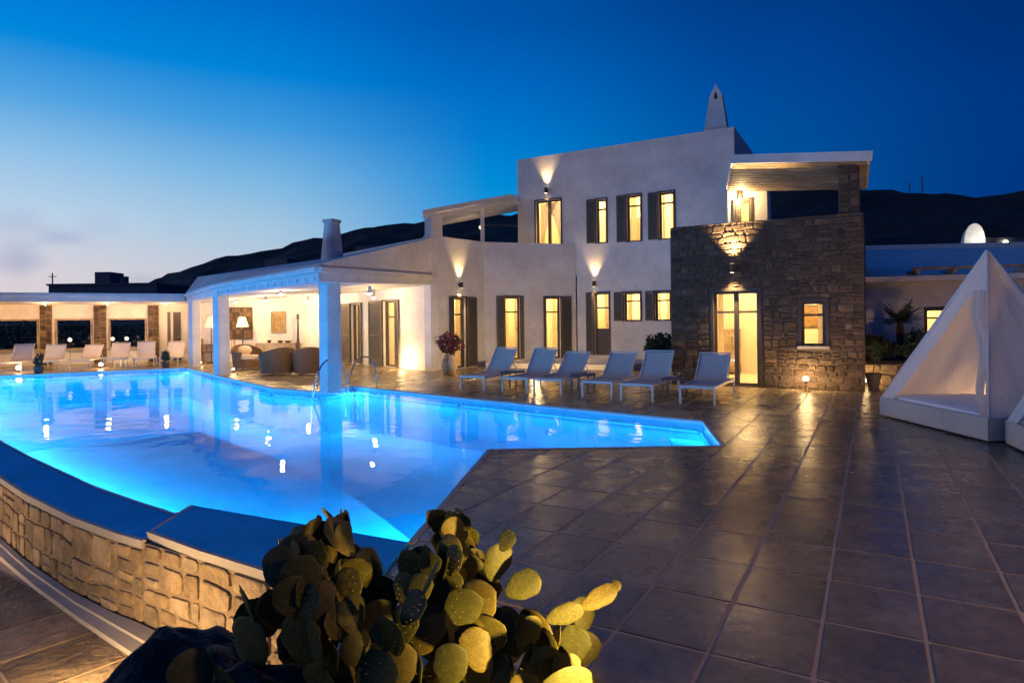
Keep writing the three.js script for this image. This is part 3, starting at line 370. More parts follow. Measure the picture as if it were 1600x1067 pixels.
  windowIn(villa, 'window', MC, { x0: 5.33, x1: 5.86, y0: 1.5, y1: 2.5, transom: 0.7, sl: [5.0, 0.3], drape: [0.12, 0.3] });
  windowIn(villa, 'balcony_door', MC, { x0: 0.78, x1: 1.82, y0: 3.4, y1: 6.05, leaves: 2, curtain: 1 });
  windowIn(villa, 'window', MC, { x0: 3.22, x1: 3.6, y0: 4.29, y1: 5.86, transom: 0.78, sl: [2.86, 0.34], drape: [0, 0.25] });
  windowIn(villa, 'window', MC, { x0: 4.36, x1: 4.86, y0: 4.26, y1: 5.88, transom: 0.78, sl: [4.0, 0.34], drape: [0.42, 0] });
  windowIn(villa, 'window', MC, { x0: 5.5, x1: 6.02, y0: 4.26, y1: 5.86, transom: 0.78, sl: [5.13, 0.35], drape: [0.16, 0.16] });
  room(villa, MA, 0.7, 2.3, 0.01, 2.9, 1.7, 11); room(villa, MB, 0.2, 3.3, 0.19, 2.9, 2.4, 14, 2);
  room(villa, MC, 2.6, 3.85, 0.29, 3.0, 2.4, 12); room(villa, MC, 3.95, 6.5, 0.29, 3.0, 3, 22); room(villa, MC, 0.4, 2.5, 3.39, 6.8, 3, 22); room(villa, MC, 2.6, 6.6, 3.4, 6.8, 3.2, 22, 2);
  // low platform in front of the recessed doors
  put(villa, 'platform', boxUV(prism([[-0.9, 21.4], [3.4, 19.6], [5.2, 21.4], B1, [-0.9, 22.25]], 0.006, 0.18)), M.plaster, I4);
}
{ // dark stone block with its balcony
  const face = put(villa, 'stone_wall', panel(rect(0, 4.1, 0, 3.78), [[1.0, 2.0, 0.02, 2.2], [2.88, 3.36, 0.95, 1.92]], 0.35), M.mortar, MS);
  layStones(face, 401, 0, 4.1, 0, 3.8, [[0.9, 2.1, 0, 2.3], [2.8, 3.44, 0.87, 2.0]], [0.1, 0.17], [0.13, 0.36], M.stones, 0.026);
  const col = put(villa, 'stone_pillar', boxUV(box(3.64, 4.04, 3.78, 4.93, -0.42, -0.03)), M.mortar, MS); layStones(col, 402, 3.64, 4.04, 3.8, 4.92, [], [0.12, 0.19], [0.16, 0.24], M.stones, 0.035, -0.029);
  windowIn(villa, 'glass_door', MS, { x0: 1.0, x1: 2.0, y0: 0.02, y1: 2.2, leaves: 2, transom: 0.78, trim: 0.06, handle: 1, drape: [0.12, 0] });
  windowIn(villa, 'window', MS, { x0: 2.88, x1: 3.36, y0: 0.95, y1: 1.92, transom: 0.7, trim: 0.07, sill: 1, drape: [0, 0.22] });
  room(villa, MS, 0.5, 3.9, 0.01, 2.8, 3.6, 17, 2);
  const S0b = along(S0, 0, 6), S1b = along(S1, 0, 5.2);
  put(villa, 'wall', panel(rect(0.36, 6, 0, 3.78), [], 0.3), M.mortar, wallAxes(S1, along(S1, 0, 6))); put(villa, 'wall', panel(rect(0, 5.64, 0, 3.78), [], 0.3), M.mortar, wallAxes(S0b, S0));
  put(villa, 'balcony_floor', boxUV(prism([along(S0, 0.31, 0.36), along(S1, -0.31, 0.36), along(S1, -0.31, 6), along(S0, 0.31, 6)], 2.95, 3.08)), M.plaster, I4);
  // plastered wall behind the balcony with its narrow door
  const T0 = [6.1, 17.95], T1 = [7.06, 17.6], MT = wallAxes(T0, T1); put(villa, 'wall', panel(rect(0, dist(T0, T1), 3.08, 5.3), [[0.3, 0.6, 3.1, 4.85]], 0.25), M.plaster, MT);
  put(villa, 'wall', panel(rect(0.02, 3.1, 3.08, 5.4), [], 0.2), M.plaster, wallAxes([7.09, 17.62], [8.4, 20.6]));
  windowIn(villa, 'balcony_door', MT, { x0: 0.3, x1: 0.6, y0: 3.1, y1: 4.85, trim: 0.06, sl: [0.14, 0.12], z: -0.1 }); room(villa, MT, 0.1, 0.85, 3.09, 5.2, 1.6, 2.5);
  // tilted balcony roof with boards underneath
  const yr = (p) => { const s = (p[0] - S0[0]) * eu[0] + (p[1] - S0[1]) * eu[1]; return 5.24 - 0.3 * (s - 1.5) / 2.75; }; const q = [[5.02, 14.5], [7.41, 13.15], [9.0, 16.1], [6.12, 18.15]];
  put(villa, 'balcony_roof', solid(q.map((p) => [p[0], yr(p) - 0.14, p[1]]), q.map((p) => [p[0], yr(p), p[1]])), M.roofWhite, I4);
  for (let k = 0; k < 11; k++) { const f = (k + 0.5) / 11, a = [q[0][0] + (q[3][0] - q[0][0]) * f, q[0][1] + (q[3][1] - q[0][1]) * f], b = [q[1][0] + (q[2][0] - q[1][0]) * f, q[1][1] + (q[2][1] - q[1][1]) * f]; put(villa, 'ceiling_board', boxUV(beam([a[0] + 0.06, yr(a) - 0.16, -a[1]], [b[0] - 0.06, yr(b) - 0.16, -b[1]], 0.24, 0.03)), M.paleWood, I4); }
  put(villa, 'fascia', boxUV(beam([5.0, yr(q[0]) - 0.07, -14.47], [7.43, yr(q[1]) - 0.07, -13.1], 0.05, 0.2)), M.plaster, I4);
  // left balcony: pitched roof, post and glass railing
  const L = [[-2.73, 5.03, 19.8], [0.05, 6.13, 23.0], [0.9, 6.5, 27], [-2.6, 5.5, 24.6]]; put(villa, 'balcony_roof', solid(L.map(([x, y, d]) => [x, y - 0.14, d]), L), M.roofWhite, I4);
  for (let k = 0; k < 9; k++) { const f = (k + 0.5) / 9, l3 = (a, b) => [0, 1, 2].map((i) => a[i] + (b[i] - a[i]) * f), a = l3(L[0], L[3]), b = l3(L[1], L[2]); put(villa, 'rafter', boxUV(beam([a[0], a[1] - 0.19, -a[2]], [b[0], b[1] - 0.19, -b[2]], 0.09, 0.1)), M.plaster, I4); }
  put(villa, 'post', boxUV(box(-0.06, 0.06, 4.33, 5.75, -0.2, -0.08)), M.plaster, MB);
  const rail = put(villa, 'railing', boxUV(box(0.1, 1.3, 4.93, 4.97, -0.17, -0.13)), M.frame, MB); part(rail, 'glass_panel', new THREE.PlaneGeometry(1.16, 0.58).translate(0.7, 4.635, -0.15), M.greenGlass || M.glass);
  sconce('wall light above the terrace door at the villa\'s left corner', MA, 1.3, 2.78, 14, 8);
  sconce('wall light above the half-glazed door beside the small shuttered windows', MC, 3.14, 2.86, 12, 8);
  sconce('wall light high on the upper floor above the curtained balcony door', MC, 1.27, 6.4, 16, 12);
  sconce('wall light on the dark stone wall above the glazed door', MS, 1.47, 2.72, 90, 30, 'up and down wall lights on the villa', 0.21, 42);
  sconce('small wall light under the roof of the stone balcony', MT, 0.32, 4.98, 0, 5);
  pointLamp('balcony_glow', toWorld(MT, 0.32, 4.86, 0.25), WARMW, 6, 0.05);
  pointLamp('left_balcony_glow', [-1.1, 4.9, -23.4], WARMW, 1.5, 0.05);
  const dl = thing('balcony_lamp', 'small round lamp under the left balcony roof', 'ceiling light', [-1.1, 5.0, -23.4]); part(dl, 'globe', new THREE.SphereGeometry(0.07, 16, 12), M.bulb); part(dl, 'stem', bar([0, 0.06, 0], [0, 0.52, 0], 0.01), M.bronze);
}

{ const cab = (name, label, cat, Mx, x, y, z, w, h, d, m) => { const o = thing(name, label, cat, toWorld(Mx, x, y, z)); o.quaternion.setFromRotationMatrix(Mx); o.updateMatrixWorld(true); part(o, 'body', boxUV(box(-w / 2, w / 2, 0.06, h, -d / 2, d / 2)), m); for (const k of [-1, 1]) { part(o, 'door', boxUV(box(k < 0 ? -w / 2 + 0.02 : 0.008, k < 0 ? -0.008 : w / 2 - 0.02, 0.1, h - 0.04, d / 2 + 0.002, d / 2 + 0.022)), m); part(o, 'leg', box(k * (w / 2 - 0.05) - 0.03, k * (w / 2 - 0.05) + 0.03, 0.003, 0.06, -d / 2 + 0.02, d / 2 - 0.02), m); } };
  const pic = (label, Mx, x, y, z, w, h) => { const o = thing('wall_picture', label, 'picture', toWorld(Mx, x, y, z)); o.quaternion.setFromRotationMatrix(Mx); o.updateMatrixWorld(true); part(o, 'frame', merge([box(-w / 2, w / 2, h / 2 - 0.04, h / 2, 0.003, 0.04), box(-w / 2, w / 2, -h / 2, -h / 2 + 0.04, 0.003, 0.04), box(-w / 2, -w / 2 + 0.04, -h / 2 + 0.04, h / 2 - 0.04, 0.003, 0.04), box(w / 2 - 0.04, w / 2, -h / 2 + 0.04, h / 2 - 0.04, 0.003, 0.04)]), M.wood); part(o, 'print', boxUV(box(-w / 2 + 0.04, w / 2 - 0.04, -h / 2 + 0.04, h / 2 - 0.04, 0.003, 0.012)), M.ochre); };
  cab('wardrobe', 'pale wooden cupboard seen through the glazed stone-wall door', 'wardrobe', MS, 0.78, 0.012, -3.25, 0.5, 1.25, 0.4, M.paleWood); pic('small framed picture seen through the window of the stone wall', MS, 2.75, 1.6, -3.59, 0.5, 0.6); cab('wardrobe', 'pale wooden wardrobe seen through the upper middle window', 'wardrobe', MC, 3.9, 3.402, -2.85, 0.7, 2.1, 0.5, M.paleWood); pic('framed picture seen through the upper window beside the stone block', MC, 5.7, 5.5, -3.19, 0.6, 0.5); cab('sideboard', 'low pale sideboard seen through the first of the double terrace doors', 'cabinet', MB, 0.95, 0.192, -2.1, 0.9, 0.8, 0.4, M.paleWood); pic('framed picture seen through the second of the double terrace doors', MB, 2.5, 1.65, -2.39, 0.5, 0.6); }
// ------------------------------------------------------------------ loggia wing with its columns
const loggia = thing('loggia_wing', 'low white wing with round-cornered columns and an open lounge', 'building', [-7.5, 0, -20]);
const K = [-4.1, 13.6], Rr = [-2.5, 20.12], Bk = [-6.95, 25.55], Lf = [-12.74, 25.0], Md = [-9.05, 19.55];
const MQ = wallAxes([-13.3, 27], [-6.9, 25.42]), MW = wallAxes([-6.88, 25.41], [-2.58, 20.33]);
{ const cols = [[-4.2, 14.75, 0.19, 2.5], [-9.13, 20.06, 0.19, 2.5], [-11.85, 23.85, 0.17, 2.5]];
  for (const [x, d, r, h] of cols) { const turn = new THREE.Matrix4().makeRotationY(0.87).setPosition(x, 0, -d); const s = new THREE.Shape(), q = 0.06; s.moveTo(-r + q, -r); s.lineTo(r - q, -r); s.quadraticCurveTo(r, -r, r, -r + q); s.lineTo(r, r - q); s.quadraticCurveTo(r, r, r - q, r); s.lineTo(-r + q, r); s.quadraticCurveTo(-r, r, -r, r - q); s.lineTo(-r, -r + q); s.quadraticCurveTo(-r, -r, -r + q, -r);
    put(loggia, 'column', boxUV(new THREE.ExtrudeGeometry(s, { depth: h, bevelEnabled: false, curveSegments: 6 }).rotateX(-Math.PI / 2)), M.plaster, turn); }
  const bt = [[K[0], 2.46, K[1]], [Rr[0], 2.74, Rr[1]], [Bk[0], 2.7, Bk[1]], [-13.4, 2.5, 27.3], [Lf[0], 2.46, Lf[1]], [Md[0], 2.46, Md[1]]], tp = [[K[0], 2.84, K[1]], [Rr[0], 4.2, Rr[1]], [Bk[0], 4.2, Bk[1]], [-13.4, 3.6, 27.3], [Lf[0], 2.82, Lf[1]], [Md[0], 2.84, Md[1]]];
  put(loggia, 'roof', solid(bt, tp), M.roofWhite, I4);
  const fas = (a, b, w, h) => put(loggia, 'fascia', boxUV(beam(a, b, w, h)), M.plaster, I4);
  fas([K[0] - 0.03, 2.72, -K[1] + 0.05], [Md[0] - 0.04, 2.72, -Md[1] + 0.03], 0.1, 0.11); fas([Md[0] - 0.04, 2.715, -Md[1] + 0.03], [Lf[0], 2.7, -Lf[1] + 0.04], 0.1, 0.11); fas([K[0] + 0.02, 2.72, -K[1] + 0.03], [Rr[0] + 0.04, 2.98, -Rr[1]], 0.12, 0.11);
  // beam ends under the eave
  for (let k = 0; k < 16; k++) { const f = (k + 0.5) / 16; const a = [K[0] + (Md[0] - K[0]) * f, K[1] + (Md[1] - K[1]) * f]; put(loggia, 'beam_end', boxUV(box(-0.04, 0.04, 2.5, 2.57, -0.1, 0.035)), M.plaster, wallAxes(a, [a[0] + (K[0] - Md[0]), a[1] + (K[1] - Md[1])])); }
  put(loggia, 'wall', panel(rect(0, dist([-6.88, 25.41], A0), 0, 4.28), [[1.08, 1.7, 0.02, 2.28], [3.57, 4.44, 0.02, 2.31]]), M.plaster, MW);
  windowIn(loggia, 'door', MW, { x0: 1.08, x1: 1.7, y0: 0.02, y1: 2.28, transom: 0.76, sl: [0.05, 1.0], sr: [1.74, 0.27], handle: 1, drape: [0.2, 0.2] });
  windowIn(loggia, 'door', MW, { x0: 3.57, x1: 4.44, y0: 0.02, y1: 2.31, transom: 0.76, sl: [2.58, 0.96], sr: [4.48, 0.26], handle: 1, drape: [0.3, 0.15] });
  room(loggia, MW, 0.5, 4.8, 0.01, 2.8, 2, 9, 2);
  put(loggia, 'wall', panel(rect(0, dist([-13.3, 27], [-6.9, 25.42]), 0, 3.0), [], 0.3), M.plaster, MQ);
  // chimney on the pitched roof
  const ch = new THREE.CylinderGeometry(0.23, 0.4, 1.7, 4, 1).rotateY(Math.PI / 4); put(loggia, 'chimney', boxUV(ch), M.plaster, new THREE.Matrix4().makeRotationY(-0.5).setPosition(-5.6, 3.85, -20.0)); put(loggia, 'chimney_cap', boxUV(new THREE.BoxGeometry(0.4, 0.1, 0.4)), M.plaster, new THREE.Matrix4().makeRotationY(-0.5).setPosition(-5.6, 4.745, -20.0));
  // ceiling lamps of the lounge
  const spots = [[-6.5, 18.0, 9], [-8.6, 22.4, 15], [-10.8, 25.0, 16], [-7.8, 24.4, 17], [-4.0, 18.0, 5], [-4.6, 21.3, 10]];
  spots.forEach(([x, d, I], k) => { const o = thing('downlight', ['round ceiling lamp over the wicker armchairs behind the front column', 'round ceiling lamp in the middle of the lounge', 'round ceiling lamp by the left-hand columns', 'round ceiling lamp before the lounge back wall', 'round ceiling lamp just inside the front column', 'round ceiling lamp before the shuttered doors of the wing'][k], 'ceiling light', [x, 2.42, -d], 0, 'ceiling lamps of the loggia'); part(o, 'rim', new THREE.TorusGeometry(0.09, 0.02, 8, 20).rotateX(Math.PI / 2), M.whiteMetal); part(o, 'stem', new THREE.CylinderGeometry(0.05, 0.05, 0.3, 16).translate(0, 0.16, 0), M.whiteMetal); part(o, 'lens', new THREE.SphereGeometry(0.05, 16, 10).translate(0, -0.01, 0), M.bulb); pointLamp('downlight_glow', [x, 2.34, -d], WARMW, I, 0.05); });
}
// ------------------------------------------------------------------ far poolside wing
const wing = thing('poolside_wing', 'long low wing with dark picture windows between stone piers', 'building', [-18, 0, -26]);
const Wa = [-24.5, 23.74], Wb = [-13.7, 28.05], MP = wallAxes(Wa, Wb), SH = 3.39;
{ const wins = [[0.9, SH + 0.1], [SH + 0.35, SH + 2.37], [SH + 2.9, SH + 4.22], [SH + 4.78, SH + 6.2]].slice(1);
  put(wing, 'wall', panel(rect(0, dist(Wa, Wb), 0, 2.5), wins.map(([a, b]) => [a, b, 0.6, 1.87])), M.plaster, MP);
  for (const [a, b] of wins) { const G = [], z = -0.1; G.push(box(a, a + 0.07, 0.6, 1.87, z - 0.05, z + 0.12), box(b - 0.07, b, 0.6, 1.87, z - 0.05, z + 0.12), box(a + 0.07, b - 0.07, 1.8, 1.87, z - 0.05, z + 0.12), box(a + 0.07, b - 0.07, 0.6, 0.66, z - 0.05, z + 0.12)); const f = put(wing, 'window', boxUV(merge(G)), M.paleWood, MP); part(f, 'pane', new THREE.PlaneGeometry(b - a - 0.12, 1.16).translate((a + b) / 2, 1.23, z), M.glass); part(f, 'sill', boxUV(box(a - 0.05, b + 0.05, 0.53, 0.597, -0.1, 0.06)), M.kerb); }
  for (const [a, b, k] of [[SH + 2.42, SH + 2.82, 1], [SH + 4.28, SH + 4.72, 2], [SH + 6.26, SH + 6.66, 3], [SH + 0.0, SH + 0.3, 4]]) { const p = put(wing, 'stone_pier', boxUV(box(a, b, 0, 2.42, 0.002, 0.1)), M.sandMortar, MP); layStones(p, 500 + k, a, b, 0, 2.4, [], [0.16, 0.26], [0.16, 0.26], M.pierStones || M.stones.slice(1).concat(M.sandStones[3]), 0.03, 0.101); }
  const sh = louvre(0.3, 2.1); put(wing, 'shutter', sh.translate(SH + 7.2, 0.02, 0.02), M.shutter, MP);
  put(wing, 'shutter', louvre(0.12, 2.1).translate(SH + 6.98, 0.02, 0.02), M.shutter, MP);
  const q = [[-26, 18.33], [-12.78, 24.98], [-13.3, 28.6], [-25.5, 24.2]]; put(wing, 'roof', solid(q.map(([x, d]) => [x, 2.46, d]), q.map(([x, d]) => [x, 2.78, d])), M.roofWhite, I4);
  put(wing, 'fascia', boxUV(beam([-26, 2.72, -18.3], [-12.8, 2.72, -24.94], 0.1, 0.1)), M.plaster, I4);
  const lamps = [[-14.3, 26.4], [-16.0, 25.3], [-17.9, 24.5], [-19.8, 23.7]]; lamps.forEach(([x, d], k) => { const o = thing('soffit_lamp', ['soffit lamp at the right end of the far wing, by its shutter', 'soffit lamp of the far wing, before its right picture window', 'soffit lamp of the far wing, before its middle picture window', 'soffit lamp at the left edge of the far wing'][k], 'ceiling light', [x, 2.45, -d], 0, 'soffit lamps of the far wing'); part(o, 'rim', new THREE.TorusGeometry(0.08, 0.016, 8, 20).rotateX(Math.PI / 2), M.whiteMetal); part(o, 'lens', new THREE.SphereGeometry(0.055, 16, 10).translate(0, -0.01, 0), M.bulb); pointLamp('soffit_lamp_glow', [x, 2.34, -d], WARM, 8, 0.06); });
}
{ const h = thing('added_hedge', 'dark clipped hedge put in to darken the view through the far wing windows', 'added_hedge', [-24, 0, -33]); part(h, 'foliage', leaves(5200, 8.5, 1.3, 0.7, 0.16, 91, 0.2).rotateY(-0.2).translate(0, 1.1, 0), M.leaf); part(h, 'stems', merge([...Array(22)].map((_, k) => bar([-7 + k * 0.65, -1.6, -(k - 11) * -0.13], [-7 + k * 0.65, 1.2, -(k - 11) * -0.13], 0.03))), M.bark); }  // added planting: blocks the pale sky strip so the wing windows stay dark
// ------------------------------------------------------------------ annex behind the tents, hillside houses, poles
const annex = thing('annex', 'low white annex with a pitched roof behind the canvas tents', 'building', [12, 0, -17]);
{ const P0 = [8.7, 17.6], P1 = [17.5, 14.9], MX = wallAxes(P0, P1), L = dist(P0, P1);
  put(annex, 'wall', panel(rect(0, L, 0, 2.5), [[2.36, 2.86, 0.95, 1.76]]), M.annexPlaster || M.plaster, MX); windowIn(annex, 'window', MX, { x0: 2.36, x1: 2.86, y0: 0.95, y1: 1.76, transom: 0.7 }); room(annex, MX, 1.9, 3.5, 0.1, 2.4, 2, 7);
  const r = [[8.3, 17.4], [17.6, 14.6], [20.5, 22.2], [11.5, 24.4]], lo = [2.5, 2.5, 3.6, 3.8], hi = [2.63, 2.63, 3.95, 4.12]; put(annex, 'roof', solid(r.map(([x, d], i) => [x, lo[i], d]), r.map(([x, d], i) => [x, hi[i], d])), M.roofWhite, I4);
  put(annex, 'ridge_parapet', boxUV(beam([11.4, 4.1, -24.3], [20.6, 3.98, -22.1], 0.2, 0.25)), M.plaster, I4);
  put(annex, 'cornice', boxUV(beam([8.3, 2.55, -17.3], [17.6, 2.55, -14.5], 0.14, 0.14)), M.plaster, I4);
  for (let k = 0; k < 7; k++) { const f = 0.24 + k * 0.085; put(annex, 'pergola_beam', boxUV(box(-0.05, 0.05, 2.66, 2.76, -0.5, 0.35)), M.paleWood, wallAxes([8.3 + 9.3 * f, 17.4 - 2.8 * f], [17.6, 14.6])); }
  put(annex, 'pergola_rail', boxUV(beam([10.4, 2.80, -16.6], [15.9, 2.80, -14.95], 0.08, 0.07)), M.paleWood, I4); }
function hut(name, label, x, d, w, h, dep, mats, turn = 0, sink = 1.5) { const y = hillHeight(x, -d); const o = thing(name, label, 'building', [x, y - sink, -d], turn, 'buildings on the hillside'); part(o, 'wall', boxUV(box(-w / 2, w / 2, 0, h + sink, -dep, 0)), mats); part(o, 'parapet', boxUV(box(-w / 2 - 0.1, w / 2 + 0.1, h + sink, h + sink + 0.25, -dep - 0.1, 0.1)), mats); part(o, 'door', box(-0.5, 0.5, sink, sink + 2, 0.002, 0.05), M.frame); return o; }
{ // neighbour with roof boxes at the far left
  const n = thing('neighbour_house', 'dark flat-roofed neighbour house with a water tank on top', 'building', [-28, -1.6, -45]); part(n, 'wall', boxUV(box(-4.6, 3.0, 0, 6.0, -6, 0)), M.slate); part(n, 'parapet', boxUV(box(-4.7, 3.1, 6.0, 6.12, -6.1, 0.1)), M.slate); part(n, 'stair_box', boxUV(box(-1.6, -0.5, 6.12, 6.95, -2, -0.4)), M.slate); part(n, 'water_tank', new THREE.CylinderGeometry(0.27, 0.27, 0.5, 16).translate(0.15, 6.4, -1), M.slate);
  hut('hill_house', 'pale house low on the dark hill above the lounge roof', -70, 190, 8, 2.6, 6, M.slateBlue || M.slate, -0.3); hut('hill_house', 'pale house high on the dark hill beside the wing chimney', -45, 200, 8, 2.6, 6, M.slateBlue || M.slate, -0.2); 
  // floodlit chapel on the right-hand slope
  const cx = 72.5, cd = 100, cy = 12.0; const c = thing('chapel', 'small floodlit white chapel with a rounded vault on the slope', 'building', [cx, cy, -cd], -0.55); const s = new THREE.Shape(); s.moveTo(-1.6, -4); s.lineTo(1.6, -4); s.lineTo(1.25, 1.4); s.bezierCurveTo(1.1, 3.0, 0.6, 3.7, 0, 3.75); s.bezierCurveTo(-0.6, 3.7, -1.1, 3.0, -1.25, 1.4); s.lineTo(-1.6, -4); part(c, 'vault', boxUV(new THREE.ExtrudeGeometry(s, { depth: 6, bevelEnabled: true, bevelSize: 0.12, bevelThickness: 0.12, curveSegments: 16 }).translate(0, 0, -6)), M.plaster); 
  const l = thing('floodlight', 'floodlight on the ground before the hillside chapel', 'floodlight', [cx - 0.3, cy + 0.4, -cd + 4.2]); part(l, 'housing', boxUV(box(-0.25, 0.25, -0.7, 0.1, -0.08, 0.12)), M.bronze); part(l, 'lens', new THREE.PlaneGeometry(0.4, 0.16).rotateY(Math.PI).translate(0, 0.0, -0.09), M.spotGlow); spotLamp('floodlight_glow', [cx - 0.3, cy + 0.5, -cd + 4.0], [cx, cy + 2.4, -cd], [1, 0.95, 0.8], 90, 42, 0.7, 0.1);
  const a = thing('hillside_terrace', 'low lit wall beside the hillside chapel', 'wall', [80.5, 10.5, -102]); part(a, 'wall', boxUV(box(-5.5, 9, -3, 3.1, -4, 0)), M.slate); part(a, 'cap', boxUV(box(-5.6, 9.1, 3.1, 3.3, -4.1, 0.1)), M.slate); const gl = thing('garden_lamp', 'bright garden lamp on the low wall by the chapel', 'garden lamp', [78.6, 13.0, -101.6]); part(gl, 'globe', new THREE.SphereGeometry(0.34, 16, 12), M.hotGlow); part(gl, 'stem', bar([0, -1.5, 0], [0, -0.3, 0], 0.06), M.bronze); pointLamp('garden_lamp_glow', [78.6, 13.0, -101.6], WARMW, 40, 0.3); }
function pole(label, x, d, y, h, arm) { const o = thing('utility_pole', label, 'pole', [x, y, -d], 0, 'poles and masts against the sky'); part(o, 'mast', bar([0, 0, 0], [0, h, 0], 0.09 * d / 100), M.slate); if (arm) part(o, 'crossarm', bar([-arm, h - 0.3, 0], [arm, h - 0.3, 0], 0.06 * d / 100), M.slate); return o; }
pole('utility pole on the ridge above the far wing roof', -77.5, 150, hillHeight(-77.5, -150) - 0.5, 5.6, 0.8); pole('short pole at the left beside the flat-roofed neighbour house', -39.5, 55, -1.6, 7.7, 0.35); pole('thin radio mast on the right-hand ridge', 161, 250, hillHeight(161, -250) - 1, 13, 0); pole('second thin mast just left of the radio mast on the ridge', 156, 250, hillHeight(156, -250) - 1, 10, 0); pole('pale post on the dark slope right of the stone pillar', 45.6, 80, hillHeight(45.6, -80) - 0.5, 4.5, 0);

// ------------------------------------------------------------------ loungers
function lounger(label, group, [px, pd], turn, sling, metal, cornered = true) {
  const xa = [Math.cos(turn), -Math.sin(turn)], za = [Math.sin(turn), Math.cos(turn)]; let x = px, z = -pd; if (cornered) { x += 0.32 * xa[0] - 0.92 * za[0]; z += 0.32 * xa[1] - 0.92 * za[1]; }
  const o = thing('sun_lounger', label, 'sun lounger', [x, 0, z], turn, group), w = 0.33;
  part(o, 'frame', merge([box(-w, -w + 0.035, 0.3, 0.345, -0.95, 0.95), box(w - 0.035, w, 0.3, 0.345, -0.95, 0.95), box(-w + 0.036, w - 0.036, 0.301, 0.344, 0.915, 0.95), box(-w + 0.036, w - 0.036, 0.301, 0.344, -0.95, -0.915), box(-w + 0.036, w - 0.036, 0.301, 0.344, -0.2, -0.165)]), metal);
  for (const sx of [-1, 1]) for (const z of [0.93, -0.93]) part(o, 'leg', box(sx * (w - 0.0175) - 0.0165, sx * (w - 0.0175) + 0.0165, 0.003, 0.299, z - 0.018, z + 0.018), metal);
  // slung seat with a slight sag
  const sheet = (p, q, n, sag) => { const P = []; const pt = (i, s) => { const t = i / n; return [s * (w - 0.04), p[1] + (q[1] - p[1]) * t - sag * Math.sin(Math.PI * t), p[0] + (q[0] - p[0]) * t]; }; for (let i = 0; i < n; i++) for (const dy of [0, -0.012]) { const a = pt(i, -1), b = pt(i, 1), c = pt(i + 1, 1), d = pt(i + 1, -1); for (const v of [a, b, c, a, c, d]) P.push(v[0], v[1] + dy, v[2] - dy * 0.6); } const g = new THREE.BufferGeometry(); g.setAttribute('position', new THREE.Float32BufferAttribute(P, 3)); g.computeVertexNormals(); return boxUV(g); };
  part(o, 'seat', sheet([0.9, 0.335], [-0.17, 0.335], 10, 0.015), sling);
  const lean = 0.07 + 0.06 * Math.sin(px * 7.3 + pd * 3.1), bz = -0.62 - lean * 0.8, by = 0.9 - lean * 0.75; part(o, 'backrest', sheet([-0.18, 0.36], [bz, by], 8, 0.03), sling);
  part(o, 'back_frame', merge([bar([-w + 0.03, 0.34, -0.17], [-w + 0.03, by + 0.03, bz - 0.02], 0.016), bar([w - 0.03, 0.34, -0.17], [w - 0.03, by + 0.03, bz - 0.02], 0.016), bar([-w + 0.03, by + 0.026, bz - 0.017], [w - 0.03, by + 0.026, bz - 0.017], 0.016)]), metal);
  part(o, 'back_strut', merge([bar([-w + 0.06, by * 0.5 + 0.17, bz * 0.5 - 0.1], [-w + 0.06, 0.33, -0.72], 0.01), bar([w - 0.06, by * 0.5 + 0.17, bz * 0.5 - 0.1], [w - 0.06, 0.33, -0.72], 0.01)]), metal);
  return o;
}
const T = -ANG;
[[-1.19, 14.65, 'grey sling lounger nearest the flower pot, leftmost of the terrace row'], [-0.23, 14.16, 'grey sling lounger second from the flower pot'], [0.46, 13.72, 'grey sling lounger third from the flower pot'], [1.42, 13.06, 'grey sling lounger third from the right on the terrace, beside the leafy shrub'], [2.11, 12.48, 'grey sling lounger second from the right, before the dark shrub'], [3.11, 11.91, 'grey sling lounger nearest the glazed stone-wall door, rightmost of the row']].forEach(([x, d, l]) => lounger(l, 'grey loungers in a row before the villa', [x, d], T, M.sling, M.whiteMetal));
[[-17.75, 23.0, 'pale lounger at the left edge of the far row'], [-16.85, 23.45, 'pale lounger second from the left in the far row'], [-15.95, 24.05, 'pale lounger third from the left in the far row'], [-15.1, 24.5, 'pale lounger fourth from the left in the far row'], [-14.25, 24.85, 'pale lounger second from the right in the far row'], [-13.4, 25.3, 'pale lounger at the right end of the far row by the rattan chairs']].forEach(([x, d, l], k) => lounger(l, 'pale loungers in a row before the far wing', [x, d], 0.38 + 0.1 * Math.sin(k * 2.1), M.whiteSling, M.whiteMetal, false));
function sideTable(label, [x, d], mat, s = 0.21) { const o = thing('side_table', label, 'table', [x, 0, -d], T, 'small low tables between the loungers'); part(o, 'top', box(-s, s, 0.36, 0.39, -s, s), mat); for (const a of [-1, 1]) for (const b of [-1, 1]) part(o, 'leg', box(a * (s - 0.02) - 0.015, a * (s - 0.02) + 0.015, 0.003, 0.359, b * (s - 0.02) - 0.015, b * (s - 0.02) + 0.015), mat); }
sideTable('small dark table between the two leftmost grey loungers', [-0.0, 15.05], M.slate); sideTable('small dark table between the third and fourth grey loungers', [1.55, 14.1], M.slate); sideTable('small dark table between the two rightmost grey loungers', [3.28, 12.95], M.slate); sideTable('small white table among the pale loungers of the far row', [-14.62, 24.05], M.whiteMetal, 0.24);
function tumbler(label, [x, y, d]) { const o = thing('drinking_glass', label, 'glass', [x, y, -d]); part(o, 'bowl', lathe([[0.0, 0.002], [0.03, 0.004], [0.036, 0.12], [0.033, 0.12], [0.027, 0.012], [0, 0.01]], 16), M.glassSolid || M.glass); part(o, 'drink', new THREE.CylinderGeometry(0.03, 0.026, 0.05, 14).translate(0, 0.04, 0), M.fruit); }
tumbler('short glass on the table between the third and fourth grey loungers', [1.6, 0.391, 14.05]); tumbler('short glass on the table between the two rightmost grey loungers', [3.33, 0.391, 12.9]);

